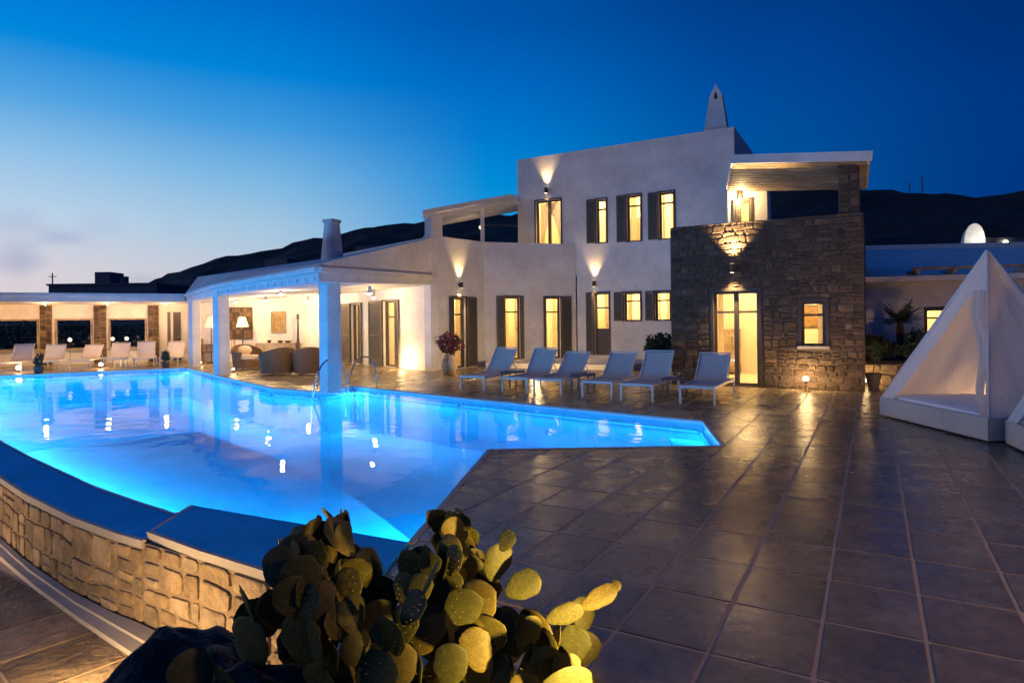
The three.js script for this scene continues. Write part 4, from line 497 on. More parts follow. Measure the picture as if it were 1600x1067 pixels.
// ------------------------------------------------------------------ canvas tents
function sheetGeo(a, b, c, d, n, m, wave) { const P = []; a = new V3(...a); b = new V3(...b); c = new V3(...c); d = new V3(...d); const nor = b.clone().sub(a).cross(d.clone().sub(a)).normalize();
  const pt = (i, j) => { const s = i / n, t = j / m; const p = a.clone().multiplyScalar((1 - s) * (1 - t)).addScaledVector(b, s * (1 - t)).addScaledVector(c, s * t).addScaledVector(d, (1 - s) * t); return p.addScaledVector(nor, wave(s, t)); };
  for (let i = 0; i < n; i++) for (let j = 0; j < m; j++) { const p = pt(i, j), q = pt(i + 1, j), r = pt(i + 1, j + 1), s = pt(i, j + 1); for (const v of [p, q, r, p, r, s]) P.push(v.x, v.y, v.z); }
  const g = new THREE.BufferGeometry(); g.setAttribute('position', new THREE.Float32BufferAttribute(P, 3)); g.computeVertexNormals(); return boxUV(g); }
function tent(label, F, Lc, wid, apexH, seed) { // F front corner, Lc left corner (plan); base axes: x to the right of the open side
  const turn = Math.atan2(F[1] - Lc[1], F[0] - Lc[0]); const len = dist(F, Lc); const o = thing('canvas_tent', label, 'tent', [Lc[0], 0, -Lc[1]], turn, 'pyramid tents with day beds'); const r = rng(seed), ph = r() * 6;
  // local: x from left corner to front corner along the open side, z outwards, body towards -z
  const A = [len / 2, apexH, -wid / 2], p0 = [0.03, 0.3, -0.03], p1 = [len - 0.03, 0.3, -0.03], p2 = [len - 0.03, 0.3, -wid + 0.03], p3 = [0.03, 0.3, -wid + 0.03];
  part(o, 'base_board', boxUV(box(0, len, 0.03, 0.31, -0.05, 0)), M.board); part(o, 'base_board', boxUV(box(0, len, 0.03, 0.31, -wid, -wid + 0.05)), M.board); part(o, 'base_board', boxUV(box(0.001, 0.05, 0.03, 0.31, -wid + 0.05, -0.05)), M.board); part(o, 'base_board', boxUV(box(len - 0.05, len - 0.001, 0.03, 0.31, -wid + 0.05, -0.05)), M.board);
  for (const [x, z] of [[0.1, -0.1], [len - 0.1, -0.1], [len - 0.1, -wid + 0.1], [0.1, -wid + 0.1]]) part(o, 'foot', box(x - 0.05, x + 0.05, 0.003, 0.03, z - 0.05, z + 0.05), M.dark);
  for (const p of [p0, p1, p2, p3]) part(o, 'pole', bar(p, A, 0.022, 8), M.whiteMetal);
  const mix = (p, q, t) => p.map((v, i) => v + (q[i] - v) * t), wv = (k, a) => (s, t) => a * Math.sin(s * k + ph + t * 2) * Math.sin(Math.PI * Math.min(1, t * 1.02)) * (1 - 0.5 * t);
  const fold = (s, t, k) => { const e = Math.sin(Math.PI * s) * Math.sin(Math.PI * t); return -0.13 * e - 0.035 * Math.abs(Math.sin(3.2 * s + 4.1 * t + ph + k)) * Math.sqrt(e) + 0.034 * Math.sin(7 * s - 3 * t + k * 2 + ph) * e + 0.018 * Math.sin(19 * (s - 0.5) * (1.2 - t) + k) * e; };
  part(o, 'canvas_side', sheetGeo(p1, p2, A, A, 28, 28, (s, t) => fold(s, t, 1)), M.canvas);
  part(o, 'canvas_back', sheetGeo(p2, p3, A, A, 28, 28, (s, t) => fold(s, t, 2)), M.canvas);
  part(o, 'canvas_side', sheetGeo(p3, p0, A, A, 28, 28, (s, t) => fold(s, t, 3)), M.canvas);
  // open side: top cap and two gathered flaps
  const e0 = mix(p0, A, 0.74), e1 = mix(p1, A, 0.74); part(o, 'canvas_cap', sheetGeo(e0, e1, A, A, 8, 6, () => 0.012), M.canvas);
  const pl = mix(p0, p1, 0.14), el = mix(e0, e1, 0.62); part(o, 'canvas_flap', sheetGeo(p0, pl, el, e0, 8, 16, (s, t) => 0.014 + 0.018 * Math.sin(s * 9 + t * 5)), M.canvas);
  const pr = mix(p1, p0, 0.035), er = mix(e1, e0, 0.42); part(o, 'curtain', sheetGeo(pr, p1, e1, er, 10, 22, (s, t) => 0.03 + 0.03 * Math.sin(s * 13 + 1.5 * Math.sin(t * 9)) + 0.03 * Math.sin(t * 10)), M.canvas);
  part(o, 'crossbar', bar(mix(p3, A, 0.55), mix(p2, A, 0.55), 0.018, 8), M.whiteMetal);
  const mt = new THREE.BoxGeometry(len - 0.16, 0.16, wid - 0.16, 8, 3, 8); { const p = mt.attributes.position; for (let i = 0; i < p.count; i++) { const x = p.getX(i) / (len / 2 - 0.08), z = p.getZ(i) / (wid / 2 - 0.08); if (p.getY(i) > 0.02) p.setY(i, p.getY(i) - 0.035 * (x ** 6 + z ** 6) + 0.008 * Math.sin(x * 7) * Math.cos(z * 5)); } mt.computeVertexNormals(); }
  part(o, 'mattress', boxUV(mt.translate(len / 2, 0.3, -wid / 2)), M.mattress); part(o, 'bed_base', boxUV(box(0.06, len - 0.06, 0.08, 0.215, -wid + 0.06, -0.06)), M.wood);
  return o; }
tent('white canvas pyramid tent with an open side and day bed', [5.88, 7.92], [5.84, 10.18], 1.78, 2.5, 3);
tent('second white canvas tent, cut off by the right edge', [5.26, 5.8], [6.02, 7.82], 1.78, 2.5, 9);

// ------------------------------------------------------------------ plants
function leaves(n, rx, ry, rz, size, seed, shell = 0.55, long = 1.7) { const r = rng(seed), P = []; for (let k = 0; k < n; k++) { const th = r() * 2 * Math.PI, u = r() * 2 - 1, s = Math.sqrt(1 - u * u), d = shell + (1 - shell) * Math.cbrt(r()), lump = 0.8 + 0.3 * Math.sin(th * 3 + seed) * Math.cos(u * 4 + seed);
  const c = new V3(rx * d * lump * s * Math.cos(th), ry * d * lump * u, rz * d * lump * s * Math.sin(th)); const a = new V3(r() - 0.5, r() - 0.2, r() - 0.5).normalize(), b = new V3(r() - 0.5, r() - 0.5, r() - 0.5).cross(a).normalize(), l = size * (0.6 + 0.8 * r()), w = l / long / 2, up = new V3().crossVectors(a, b).multiplyScalar(w * 0.5);
  const A = c.clone().addScaledVector(a, -l / 2), B = c.clone().addScaledVector(b, w).add(up), D = c.clone().addScaledVector(b, -w).add(up), E2 = c.clone().addScaledVector(a, l / 2); for (const v of [A, B, E2, A, E2, D]) P.push(v.x, v.y, v.z); }
  const g = new THREE.BufferGeometry(); g.setAttribute('position', new THREE.Float32BufferAttribute(P, 3)); g.computeVertexNormals(); return g; }
function pot(o, r0, r1, h, mat) { part(o, 'pot', lathe([[0, 0.002], [r0, 0.002], [r1 * 0.96, h * 0.85], [r1 * 1.06, h * 0.87], [r1 * 1.06, h], [r1 * 0.92, h], [r1 * 0.88, h * 0.9], [0, h * 0.9]], 28), mat); }
{ const b = thing('flower_pot', 'pale tall pot with a dark red bougainvillea by the terrace door', 'potted plant', [-1.86, 0, -18.8]); part(b, 'pot', lathe([[0, 0.002], [0.16, 0.002], [0.24, 0.25], [0.25, 0.42], [0.16, 0.55], [0.19, 0.6], [0.15, 0.6], [0.12, 0.54], [0, 0.5]], 28), M.palePot); part(b, 'stem', merge([bar([0, 0.5, 0], [0.08, 0.9, 0.05], 0.015), bar([0, 0.5, 0], [-0.12, 0.85, 0.03], 0.012)]), M.bark); part(b, 'flowers', leaves(1500, 0.46, 0.36, 0.42, 0.06, 8).translate(0.02, 0.95, 0), M.flower); part(b, 'foliage', leaves(500, 0.4, 0.32, 0.36, 0.06, 18, 0.2).translate(0, 0.88, 0), M.darkLeaf);
  const s = thing('leafy_shrub', 'dark leafy shrub in a pot behind the two right-hand grey loungers', 'potted plant', [3.95, 0, -17.1]); pot(s, 0.18, 0.26, 0.4, M.darkPot); part(s, 'stem', merge([bar([0, 0.35, 0], [0.1, 0.8, 0], 0.02), bar([0, 0.35, 0], [-0.15, 0.75, 0.05], 0.018)]), M.bark); part(s, 'foliage', leaves(900, 0.48, 0.36, 0.44, 0.14, 28, 0.35).translate(0, 0.82, 0), M.darkLeaf);
  [[-15.9, 21.45, 'dark clipped bush in a pot at the left pool corner'], [-12.75, 23.5, 'dark clipped bush in a pot at the far pool corner']].forEach(([x, d, l], k) => { const t = thing('topiary', l, 'potted plant', [x, 0, -d], 0, 'clipped bushes in pots at the pool edge'); pot(t, 0.11, 0.15, 0.22, M.darkPot); part(t, 'foliage', leaves(700, 0.17, 0.26, 0.17, 0.05, 38 + k, 0.3).translate(0, 0.42, 0), M.darkLeaf); });
  const p = thing('pot_plant', 'dark pot with a thin leafy stem beside the lit planter', 'potted plant', [7.87, 0, -13.95]); pot(p, 0.1, 0.16, 0.34, M.darkPot); part(p, 'stem', tube([[0, 0.3, 0], [0.02, 0.6, 0.01], [0.06, 0.95, 0]], 0.01), M.bark); part(p, 'foliage', leaves(160, 0.14, 0.26, 0.14, 0.08, 58, 0.1, 2.5).translate(0.05, 0.8, 0), M.leaf);
  // planter with stone face, shrubs and a small palm
  const P0 = [7.95, 14.65], P1 = [10.6, 14.0], MP2 = wallAxes(P0, P1), pl = thing('planter_wall', 'lit pale stone planter wall between the pillar and tent', 'planter', [9.2, 0, -14.9]); const body = put(pl, 'wall', panel(rect(0, dist(P0, P1), 0, 0.5), [], 1.6), M.sandMortar, MP2); layStones(body, 601, 0, dist(P0, P1), 0.01, 0.5, [], [0.2, 0.25], [0.26, 0.44], M.sandStones, 0.04); put(pl, 'soil', box(0.15, dist(P0, P1) - 0.15, 0.501, 0.56, -1.5, -0.12), M.bark, MP2);
  [[8.35, 15.0, 0.34, 0.36, 'low dark shrub at the left end of the lit planter'], [8.85, 15.1, 0.36, 0.32, 'low shrub in the middle of the lit planter'], [9.4, 14.85, 0.4, 0.36, 'low shrub at the tent end of the lit planter'], [8.75, 15.55, 0.42, 0.42, 'taller dark shrub at the back of the lit planter'], [9.75, 15.35, 0.36, 0.5, 'tall shrub right of the small palm']].forEach(([x, d, rr, h, l], k) => { const s = thing('planter_shrub', l, 'shrub', [x, 0.55, -d], 0, 'shrubs in the planter'); part(s, 'stem', bar([0, 0, 0], [0, h, 0], 0.02), M.bark); part(s, 'foliage', leaves(700, rr, h * 0.75, rr * 0.8, 0.1, 70 + k, 0.2, 2.2).translate(0, h * 0.8, 0), k % 2 ? M.darkLeaf : M.leaf); });
  const pm = thing('small_palm', 'small dark palm rising from the planter', 'palm', [9.35, 0.55, -15.4]); part(pm, 'trunk', lathe([[0.09, 0], [0.075, 0.4], [0.085, 0.75], [0.05, 0.9], [0, 0.92]], 12), M.bark); const r = rng(81); for (let k = 0; k < 34; k++) { const az = k * 2.399, el = 0.2 + r() * 1.0, L = 0.5 + r() * 0.22, P = [], mid = []; for (let i = 0; i <= 8; i++) { const t = i / 8, rad = L * t * Math.cos(el), y = 0.88 + L * t * Math.sin(el) - 0.16 * t * t * (1.2 - el * 0.5); mid.push(new V3(rad * Math.cos(az), y, rad * Math.sin(az))); } const sd = new V3(-Math.sin(az), 0, Math.cos(az)); for (let i = 1; i < 8; i++) for (const s of [-1, 1]) { const w = 0.17 * Math.sin(Math.PI * (0.15 + 0.8 * i / 8)); const a = mid[i], b = mid[i].clone().lerp(mid[i + 1], 0.95), tip = mid[i + 1].clone().addScaledVector(sd, s * w).add(new V3(0, 0.02, 0)); for (const v of [a, b, tip]) P.push(v.x, v.y, v.z); } const g = new THREE.BufferGeometry(); g.setAttribute('position', new THREE.Float32BufferAttribute(P, 3)); g.computeVertexNormals(); part(pm, 'frond', g, M.darkLeaf); } }

// ------------------------------------------------------------------ prickly pear and rocks in the foreground
function rock(label, [x, y, d], [rx, ry, rz], seed) { let g = new THREE.IcosahedronGeometry(1, 40); g.deleteAttribute('uv'); g.deleteAttribute('normal'); g = mergeVertices(g, 1e-4); const p = g.attributes.position, a = makeNoise(seed, 64), b = makeNoise(seed + 1, 64), c = makeNoise(seed + 2, 64); for (let i = 0; i < p.count; i++) { const X = p.getX(i), Y = p.getY(i), Z = p.getZ(i); const k = 1 + 0.3 * (a(X * 1.8 + Z + 20, Y * 1.8 - Z + 20) - 0.5) + 0.16 * (b(X * 5 + 30 + Y, Z * 5 + 30) - 0.5) + 0.05 * (c(X * 14 + 40, Y * 14 + Z * 9 + 40) - 0.5); p.setXYZ(i, X * k * rx, Y * k * ry, Z * k * rz); } g.computeVertexNormals(); const m = mk(numbered('boulder'), boxUV(g), M.rock); m.position.set(x, y, -d); scene.add(m); return tag(m, label, 'rock', 'dark rocks in the foreground'); }
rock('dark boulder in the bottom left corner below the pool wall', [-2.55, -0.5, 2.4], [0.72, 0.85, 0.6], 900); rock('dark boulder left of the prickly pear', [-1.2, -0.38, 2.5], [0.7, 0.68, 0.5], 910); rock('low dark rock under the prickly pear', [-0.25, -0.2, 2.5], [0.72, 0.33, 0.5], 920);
{ const cactus = thing('prickly_pear', 'sprawling prickly pear cactus, its right pads lit yellow', 'cactus', [-0.35, 0.05, -2.75]); const r = rng(1234);
  const padShapes = []; for (let k = 0; k < 4; k++) { const g = new THREE.SphereGeometry(0.5, 18, 12), p = g.attributes.position; for (let i = 0; i < p.count; i++) { const X = p.getX(i), Y = p.getY(i), Z = p.getZ(i), t = Y + 0.5; const w = (0.62 + 0.42 * Math.pow(t, 0.8)) * (1 + 0.05 * Math.sin(7 * Math.atan2(X, Y) + k)); p.setXYZ(i, X * w, t, Z * 0.14 * (1 - 0.25 * t) + 0.05 * Math.sin(X * 4 + k) * t); } g.computeVertexNormals(); padShapes.push(g); }
  const spines = [], dots = [], m4 = new THREE.Matrix4(), v = new V3(); let count = 0; const base = cactus.position;
  function pad(at, dir, yaw, L, W) { const o = part(cactus, 'pad', padShapes[count % 4], M.pads[Math.floor(r() * 4)]); count++; const y = dir.clone().normalize(); let n = new V3(Math.sin(yaw), 0.15, Math.cos(yaw)); n.addScaledVector(y, -n.dot(y)).normalize(); const x = new V3().crossVectors(y, n); m4.makeBasis(x, y, n); o.quaternion.setFromRotationMatrix(m4); o.position.copy(at).sub(base); o.scale.set(W, L, L * 0.75);
    for (let ry = 0; ry < 6; ry++) for (let cx = 0; cx < 5; cx++) for (const sd of [-1, 1]) { const s = (cx - 2 + (ry % 2) * 0.5) * 0.19 + (r() - 0.5) * 0.03, t = 0.16 + ry * 0.15 + (r() - 0.5) * 0.03; const rr = Math.hypot(s * 1.12, (t - 0.54) * 0.98); if (rr > 0.43) continue; const q = at.clone().addScaledVector(x, s * W).addScaledVector(y, t * L).addScaledVector(n, sd * L * 0.052 * Math.sqrt(1 - rr * rr * 4 * 0.9) * (1 - 0.25 * t)).sub(base); dots.push(new THREE.OctahedronGeometry(0.0019).translate(q.x, q.y, q.z)); if (sd < 0) continue; const e = q.clone().addScaledVector(n, sd * 0.014).addScaledVector(x, (r() - 0.5) * 0.014).addScaledVector(y, (r() - 0.3) * 0.014); spines.push(new THREE.ConeGeometry(0.0008, 1, 3).translate(0, 0.5, 0).scale(1, q.distanceTo(e), 1).applyQuaternion(new THREE.Quaternion().setFromUnitVectors(new V3(0, 1, 0), e.clone().sub(q).normalize())).translate(q.x, q.y, q.z)); }
    return at.clone().addScaledVector(y, L * 0.93); }
  function fruit(at, up) { const o = part(cactus, 'fruit', lathe([[0.001, 0], [0.012, 0.004], [0.018, 0.024], [0.016, 0.04], [0.009, 0.043], [0, 0.038]], 12), M.fruit); o.position.copy(at).sub(base); o.quaternion.setFromUnitVectors(new V3(0, 1, 0), up.clone().normalize()); }
  const env = [[-1.35, 0.38], [-1.15, 0.5], [-1.0, 0.7], [-0.86, 0.82], [-0.72, 0.76], [-0.6, 0.56], [-0.5, 0.52], [-0.4, 0.74], [-0.3, 0.77], [-0.18, 0.68], [-0.05, 0.5], [0.1, 0.42], [0.3, 0.36], [0.45, 0.2]];
  const limit = (x) => { let k = 0; while (k < env.length - 2 && x > env[k + 1][0]) k++; const f = Math.min(1, Math.max(0, (x - env[k][0]) / (env[k + 1][0] - env[k][0]))); return env[k][1] * (1 - f) + env[k + 1][1] * f; };
  function grow(at, dir, gen, yaw) { const L = (0.192 - 0.017 * gen) * (0.8 + 0.45 * r()), W = L * (0.78 + 0.25 * r()); const tip = at.clone().addScaledVector(dir.clone().normalize(), L); if (tip.y > limit(tip.x) || count > 285) return; const e = pad(at, dir, yaw, L, W);
    const kids = gen < 1 ? 2 : gen < 5 ? (r() < 0.55 ? 2 : 1) : 0; if (!kids || gen > 3) { if (r() < 0.035) fruit(e, dir); } for (let k = 0; k < kids; k++) { const d = dir.clone().normalize().add(new V3((r() - 0.5) * 1.3, 0.25 + 0.3 * r(), (r() - 0.5) * 0.9)); grow(e.clone().addScaledVector(new V3(Math.cos(yaw), 0, -Math.sin(yaw)), (k - (kids - 1) / 2) * W * 0.45), d, gen + 1, yaw + (r() - 0.5) * 1.6); } }
  for (let k = 0; k < 42; k++) { const x = -1.16 + 1.56 * ((k * 0.618 + 0.13) % 1) + (r() - 0.5) * 0.1, d = 2.3 + 0.7 * r(), y = 0.0 + 0.16 * r() + (x < -0.6 ? 0.12 : 0); grow(new V3(x, y, -d), new V3((x + 0.4) * 0.55 + (r() - 0.5) * 0.4, 1, (r() - 0.5) * 0.5), 0, (r() - 0.5) * 1.8); }
  // the lit pads that stand clear on the right
  const key = [[-0.10, 0.53, 2.62, 0.35, 1, 0.2, 0.17, 0.13], [-0.055, 0.66, 2.6, 0.4, 0.8, -0.3, 0.1, 0.08], [-0.04, 0.5, 2.56, 0.75, 0.42, 0.1, 0.16, 0.13], [0.02, 0.3, 2.5, 0.35, 1, 0.3, 0.16, 0.12], [0.12, 0.4, 2.55, 0.85, 0.3, 0.35, 0.16, 0.1], [0.26, 0.44, 2.56, 0.9, 0.55, 0.2, 0.17, 0.09], [0.37, 0.5, 2.56, 0.6, 0.6, -0.3, 0.07, 0.05], [0.06, 0.22, 2.42, 0.5, 0.9, 0.2, 0.17, 0.13], [0.16, 0.2, 2.4, 0.3, 1, 0.1, 0.16, 0.13], [-0.12, 0.28, 2.4, -0.3, 1, 0.3, 0.18, 0.14], [-0.25, 0.24, 2.36, 0.1, 1, 0.1, 0.18, 0.15], [-0.02, 0.16, 2.34, 0.4, 0.8, 0.2, 0.17, 0.14]];
  for (const [x, y, d, dx, dy, yaw, L, W] of key) pad(new V3(x, y, -d), new V3(dx, dy, 0.05), yaw, L, W);
  const sp = part(cactus, 'spines', merge(spines), M.spine); sp.userData.kind = 'stuff'; const ar = part(cactus, 'areoles', merge(dots), M.spine); ar.userData.kind = 'stuff'; }

// ------------------------------------------------------------------ lamps on the ground
function groundLamp(label, [x, y, z], I, c = WARMW, r = 0.05, aim) { const o = thing('ground_lamp', label, 'garden lamp', [x, 0, z], 0, 'small lamps set on the ground'); part(o, 'spike', bar([0, 0.003, 0], [0, Math.max(0.02, y - r), 0], 0.012), M.bronze); part(o, 'collar', new THREE.CylinderGeometry(r * 0.9, r * 0.6, 0.03, 16).translate(0, Math.max(0.02, y - r), 0), M.bronze); part(o, 'globe', new THREE.SphereGeometry(r, 18, 12).translate(0, y, 0), M.hotGlow); pointLamp('ground_lamp_glow', [x, y, z], c, I, r); return o; }
{ const p = toWorld(MS, 2.99, 0, 0.35); groundLamp('bright lamp at the foot of the dark stone wall under its window', [p[0], 0.26, p[2]], 5, WARMW, 0.06);
  groundLamp('bright lamp behind the loungers before the double terrace doors', [0.69, 0.24, -18.5], 20, WARMW, 0.07);
  const q = toWorld(MW, 5.3, 0, 0.3); groundLamp('lamp at the foot of the white wall beside the shuttered doors', [q[0], 0.14, q[2]], 8, WARMW, 0.05);
  groundLamp('lamp on the far deck at the left edge beside the clipped bush', [-17.0, 0.16, -22.0], 4, WARMW, 0.08); groundLamp('lamp on the far deck between the pale loungers', [-15.2, 0.14, -23.6], 4, WARMW, 0.07); groundLamp('lamp at the foot of the planter beside the stone pillar', [7.93, 0.14, -14.35], 2.6, WARMW, 0.035); groundLamp('added lamp out of sight behind the first canvas tent, put in to backlight its canvas', [8.0, 0.17, -10.9], 16, [1, 0.58, 0.26], 0.05); groundLamp('lamp on the loggia floor behind the second column', [-9.0, 0.12, -20.6], 1.6, WARMW, 0.04); groundLamp('lamp on the loggia floor behind the third column', [-11.9, 0.12, -24.4], 1.6, WARMW, 0.04);  // the lamp behind the tent is an added source, warming the canvas from behind
  [[-17.3, 25.0, 'white globe lamp on a stake left among the pale loungers'], [-16.1, 25.75, 'white globe lamp on a stake before the right picture window'], [-15.65, 25.95, 'white globe lamp on a stake beside the fifth pale lounger']].forEach(([x, d, l]) => { const o = thing('globe_lamp', l, 'garden lamp', [x, 0, -d], 0, 'white globe lamps before the far wing'); part(o, 'stake', bar([0, 0.003, 0], [0, 0.98, 0], 0.01), M.bronze); part(o, 'globe', new THREE.SphereGeometry(0.075, 16, 12).translate(0, 1.03, 0), M.globe); pointLamp('globe_lamp_glow', [x, 1.03, -d], [1, 0.9, 0.75], 0.4, 0.07); });
  // lamp post on the terrace beside the viewpoint
  const lp = thing('lamp_post', 'black lamp post with a warm globe on the terrace beside the viewpoint', 'lamp post', [5.0, 0, -1.2]); part(lp, 'post', lathe([[0, 0.003], [0.12, 0.003], [0.11, 0.05], [0.04, 0.08], [0.03, 2.3], [0.08, 2.34], [0, 2.34]], 20), M.bronze); part(lp, 'globe', new THREE.SphereGeometry(0.14, 24, 16).translate(0, 2.47, 0), M.bulb); pointLamp('lamp_post_glow', [5.0, 2.47, -1.2], [1, 0.55, 0.22], 26, 0.13);
  // spot that lights the cactus, standing on the paving just below the picture
  const sp = thing('garden_spot', 'small garden spotlight on the paving aimed at the prickly pear', 'garden lamp', [0.72, 0, -1.75]); part(sp, 'spike', bar([0, 0.003, 0], [0, 0.1, 0], 0.012), M.bronze); part(sp, 'head', new THREE.CylinderGeometry(0.045, 0.035, 0.1, 18).rotateZ(0.9).translate(-0.02, 0.13, -0.02), M.bronze); part(sp, 'lens', new THREE.SphereGeometry(0.036, 16, 10).translate(-0.055, 0.16, -0.035), M.spotGlow); spotLamp('garden_spot_glow', [0.62, 0.19, -1.82], [0.06, 0.36, -2.6], [1, 0.6, 0.12], 26, 33, 1.0, 0.035);
  [[-2.66, 3.68, 'path lamp behind the dark boulder below the pool wall', 9], [-5.9, 5.6, 'path lamp farther along the lower path', 5]].forEach(([x, d, l, I]) => { const o = thing('path_lamp', l, 'garden lamp', [x, -0.69, -d], 0, 'lamps along the lower path'); part(o, 'post', bar([0, 0, 0], [0, 0.14, 0], 0.03), M.bronze); part(o, 'lens', new THREE.SphereGeometry(0.04, 16, 10).translate(0, 0.17, 0), M.spotGlow); pointLamp('path_lamp_glow', [x, -0.52, -d], [1, 0.62, 0.26], I, 0.04); }); }

// ------------------------------------------------------------------ lounge furniture, pool rails
function tubChair(label, [x, d], turn, s = 1) { const o = thing('wicker_armchair', label, 'armchair', [x, 0, -d], turn, 'wicker chairs in the lounge'); const P = [], n = 24; const prof = []; const ring = (a) => { const back = Math.cos(a) * 0.5 + 0.5; return [Math.sin(a), -Math.cos(a), 0.5 + 0.3 * back * back]; };
  const g = new THREE.CylinderGeometry(0.46 * s, 0.4 * s, 1, 32, 6, true, Math.PI * 0.25, Math.PI * 1.5); const p = g.attributes.position; for (let i = 0; i < p.count; i++) { const a = Math.atan2(p.getX(i), -p.getZ(i)), t = p.getY(i) + 0.5, top = 0.56 + 0.26 * Math.pow(Math.cos(a / 2), 4); p.setY(i, 0.06 + t * (top - 0.06)); } g.computeVertexNormals(); const inner = g.clone().scale(0.86, 1, 0.86); part(o, 'shell', boxUV(merge([g, inner])), M.wickerD); part(o, 'rim', tube([...Array(17)].map((_, i) => { const a = -2.36 + 4.72 * i / 16; return [0.43 * s * Math.sin(a), 0.57 + 0.26 * Math.pow(Math.cos(a / 2), 4), -0.43 * s * Math.cos(a)]; }), 0.035, 32, 8), M.wicker);
  part(o, 'seat_base', new THREE.CylinderGeometry(0.38 * s, 0.37 * s, 0.3, 24).translate(0, 0.21, 0.03), M.wicker); part(o, 'seat_cushion', new THREE.CylinderGeometry(0.37 * s, 0.38 * s, 0.12, 24).translate(0, 0.43, 0.03), M.cushion); part(o, 'back_cushion', new THREE.SphereGeometry(0.2, 16, 12).scale(1.3, 0.9, 0.45).translate(0, 0.64, -0.24 * s), M.cushion); for (const a of [-1, 1]) for (const b of [-1, 1]) part(o, 'leg', new THREE.CylinderGeometry(0.025, 0.02, 0.06, 8).translate(a * 0.24 * s, 0.033, b * 0.24 * s), M.bronze); return o; }
M.wickerD = std([0.5, 0.28, 0.13], 0.75, { map: weave, side: THREE.DoubleSide });
tubChair('brown wicker armchair facing out of the lounge, pale cushion showing', [-9.2, 22.2], 0.75, 1.15); tubChair('brown wicker armchair seen from behind, left of the pair by the front column', [-7.25, 19.7], 3.9, 1.2); tubChair('brown wicker armchair seen from behind, half hidden by the front column', [-6.25, 19.7], 3.5, 1.15);
{ const t = thing('coffee_table', 'low round wooden table among the wicker armchairs', 'table', [-8.1, 0, -21.2]); part(t, 'top', new THREE.CylinderGeometry(0.42, 0.42, 0.05, 32).translate(0, 0.42, 0), M.wood); for (let k = 0; k < 3; k++) part(t, 'leg', bar([0.28 * Math.cos(k * 2.1), 0.003, 0.28 * Math.sin(k * 2.1)], [0.24 * Math.cos(k * 2.1), 0.395, 0.24 * Math.sin(k * 2.1)], 0.025), M.wood);
  const wallThing = (name, label, cat, x, y) => { const o = thing(name, label, cat, toWorld(MQ, x, y, 0)); o.quaternion.setFromRotationMatrix(MQ); o.updateMatrixWorld(true); return o; };
  const f = wallThing('wall_picture', 'framed ochre picture on the lounge back wall', 'picture', 3.9, 1.62); part(f, 'frame', merge([box(-0.34, 0.34, 0.4, 0.44, 0.003, 0.04), box(-0.34, 0.34, -0.44, -0.4, 0.003, 0.04), box(-0.34, -0.3, -0.4, 0.4, 0.003, 0.04), box(0.3, 0.34, -0.4, 0.4, 0.003, 0.04)]), M.paleWood); part(f, 'print', boxUV(box(-0.3, 0.3, -0.4, 0.4, 0.003, 0.015)), M.ochre);
  const s = wallThing('carved_panel', 'dark carved wooden panel on the lounge back wall', 'wall panel', 2.12, 1.6); part(s, 'backing', boxUV(box(-0.57, 0.57, -0.66, 0.66, 0.003, 0.04)), M.bronzeWood); const r = rng(61); for (let i = 0; i < 6; i++) for (let j = 0; j < 7; j++) part(s, 'carving', box(-0.54 + i * 0.18 + 0.01, -0.54 + i * 0.18 + 0.17, -0.63 + j * 0.18 + 0.01, -0.63 + j * 0.18 + 0.17, 0.041, 0.05 + 0.03 * r()), r() < 0.5 ? M.bronzeWood : M.wood);
  const c = thing('console', 'low cabinet with bowls against the lounge back wall', 'cabinet', toWorld(MQ, 4.0, 0, 0)); c.quaternion.setFromRotationMatrix(MQ); part(c, 'body', boxUV(box(-0.9, 0.9, 0.1, 0.78, 0.02, 0.42)), M.paleWood); for (const k of [-0.45, 0.45]) part(c, 'door', boxUV(box(k - 0.42, k + 0.42, 0.14, 0.74, 0.421, 0.44)), M.paleWood); for (const k of [-0.8, 0.8]) part(c, 'leg', box(k - 0.04, k + 0.04, 0.003, 0.1, 0.06, 0.38), M.wood);
  [[-0.4, 0.09, 0.12, 'dark vase on the left of the lounge cabinet'], [0.1, 0.12, 0.1, 'dark bowl in the middle of the lounge cabinet'], [0.45, 0.14, 0.09, 'wide dark bowl on the right of the lounge cabinet']].forEach(([k, rr, h, l]) => { const o = mk(numbered('bowl'), lathe([[0, 0.002], [rr * 0.5, 0.003], [rr, h], [rr * 0.9, h], [rr * 0.4, 0.02], [0, 0.018]], 20), M.bronze); o.position.set(...toWorld(MQ, 4.0 + k, 0.781, 0.22)); scene.add(o); tag(o, l, 'bowl'); });
  const fl = thing('floor_sculpture', 'tall thin black totem standing by the lounge back wall', 'sculpture', toWorld(MQ, 5.0, 0, 0.35)); part(fl, 'shaft', lathe([[0, 0.003], [0.16, 0.003], [0.15, 0.03], [0.06, 0.05], [0.075, 0.5], [0.045, 1.1], [0.03, 1.7], [0.06, 1.78], [0.05, 1.92], [0, 1.95]], 20), M.bronze);
  [[2.72, 0.7, 'white table lamp at the right of the carved panel'], [1.42, 0.9, 'white table lamp at the left of the carved panel']].forEach(([x, z, l], k) => { const o = thing('table_lamp', l, 'lamp', toWorld(MQ, x, 0, z), 0, 'shaded lamps in the lounge'); part(o, 'stand', lathe([[0, 0.003], [0.17, 0.003], [0.16, 0.03], [0.025, 0.06], [0.02, 1.4], [0, 1.4]], 18), M.bronze); part(o, 'shade', lathe([[0.12, 1.85], [0.24, 1.45]], 24), M.shade); part(o, 'bulb', new THREE.SphereGeometry(0.05, 12, 10).translate(0, 1.62, 0), M.bulb); const p = toWorld(MQ, x, 1.62, z); pointLamp('table_lamp_glow', p, WARM, 2.5, 0.05); });
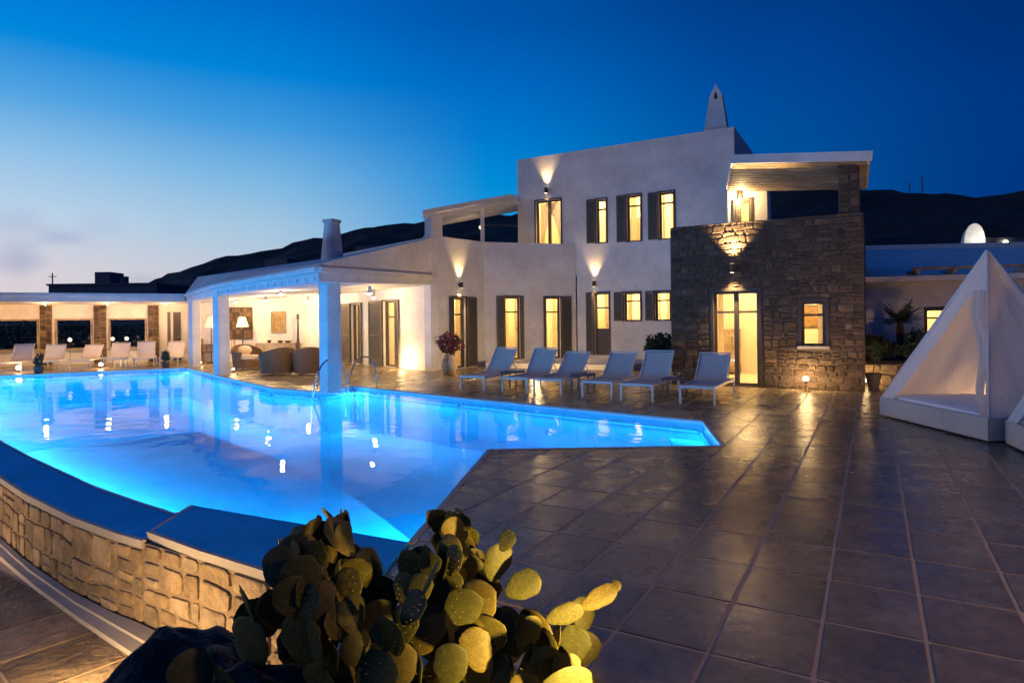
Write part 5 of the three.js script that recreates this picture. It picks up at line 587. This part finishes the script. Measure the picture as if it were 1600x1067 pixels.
  // dining chairs and table in the corner of the lounge and on the far deck
  const chair = (label, [x, d], turn) => { const o = thing('rattan_chair', label, 'chair', [x, 0, -d], turn, 'slim rattan chairs'); for (const a of [-1, 1]) { part(o, 'leg', bar([a * 0.21, 0.003, 0.21], [a * 0.21, 0.44, 0.2], 0.018), M.wood); part(o, 'leg', bar([a * 0.21, 0.003, -0.25], [a * 0.2, 0.95, -0.3], 0.018), M.wood); part(o, 'armrest', bar([a * 0.23, 0.64, -0.26], [a * 0.23, 0.64, 0.2], 0.018), M.wood); part(o, 'arm_post', bar([a * 0.22, 0.44, 0.19], [a * 0.23, 0.64, 0.19], 0.015), M.wood); } part(o, 'seat', boxUV(box(-0.23, 0.23, 0.43, 0.47, -0.24, 0.24)), M.wicker); for (let k = 0; k < 5; k++) part(o, 'back_slat', bar([-0.16 + k * 0.08, 0.47, -0.25], [-0.16 + k * 0.08, 0.92, -0.3], 0.011), M.wood); part(o, 'top_rail', bar([-0.22, 0.94, -0.3], [0.22, 0.94, -0.3], 0.022), M.wood); };
  chair('rattan chair on the far deck beside the end of the pale loungers', [-13.0, 26.5], 0.6); chair('rattan chair on the far deck nearer the corner column', [-12.3, 25.9], -0.9); chair('slim chair seen between the two left columns', [-11.2, 25.3], 0.4);
  const dt = thing('deck_table', 'small wooden table between the rattan chairs', 'table', [-12.5, 0, -26.6]); part(dt, 'top', boxUV(box(-0.35, 0.35, 0.7, 0.74, -0.35, 0.35)), M.wood); for (const a of [-1, 1]) for (const b of [-1, 1]) part(dt, 'leg', box(a * 0.3 - 0.02, a * 0.3 + 0.02, 0.003, 0.7, b * 0.3 - 0.02, b * 0.3 + 0.02), M.wood);
  // stainless grab rails at the pool edge
  const rl = thing('pool_rail', 'pair of curved stainless grab rails at the pool edge by the front column', 'handrail', [-3.9, 0, -14.9]); for (const [ox, od] of [[-0.52, -0.5], [0.02, 0.35]]) part(rl, 'rail', tube([[ox + 0.52, 0.003, -od - 0.55], [ox + 0.5, 0.45, -od - 0.5], [ox + 0.42, 0.7, -od - 0.35], [ox + 0.22, 0.74, -od - 0.1], [ox + 0.1, 0.55, -od + 0.08], [ox, 0.1, -od + 0.2], [ox - 0.03, -0.6, -od + 0.28]], 0.021, 40, 10), M.metal); }

renderer.render(scene, camera);
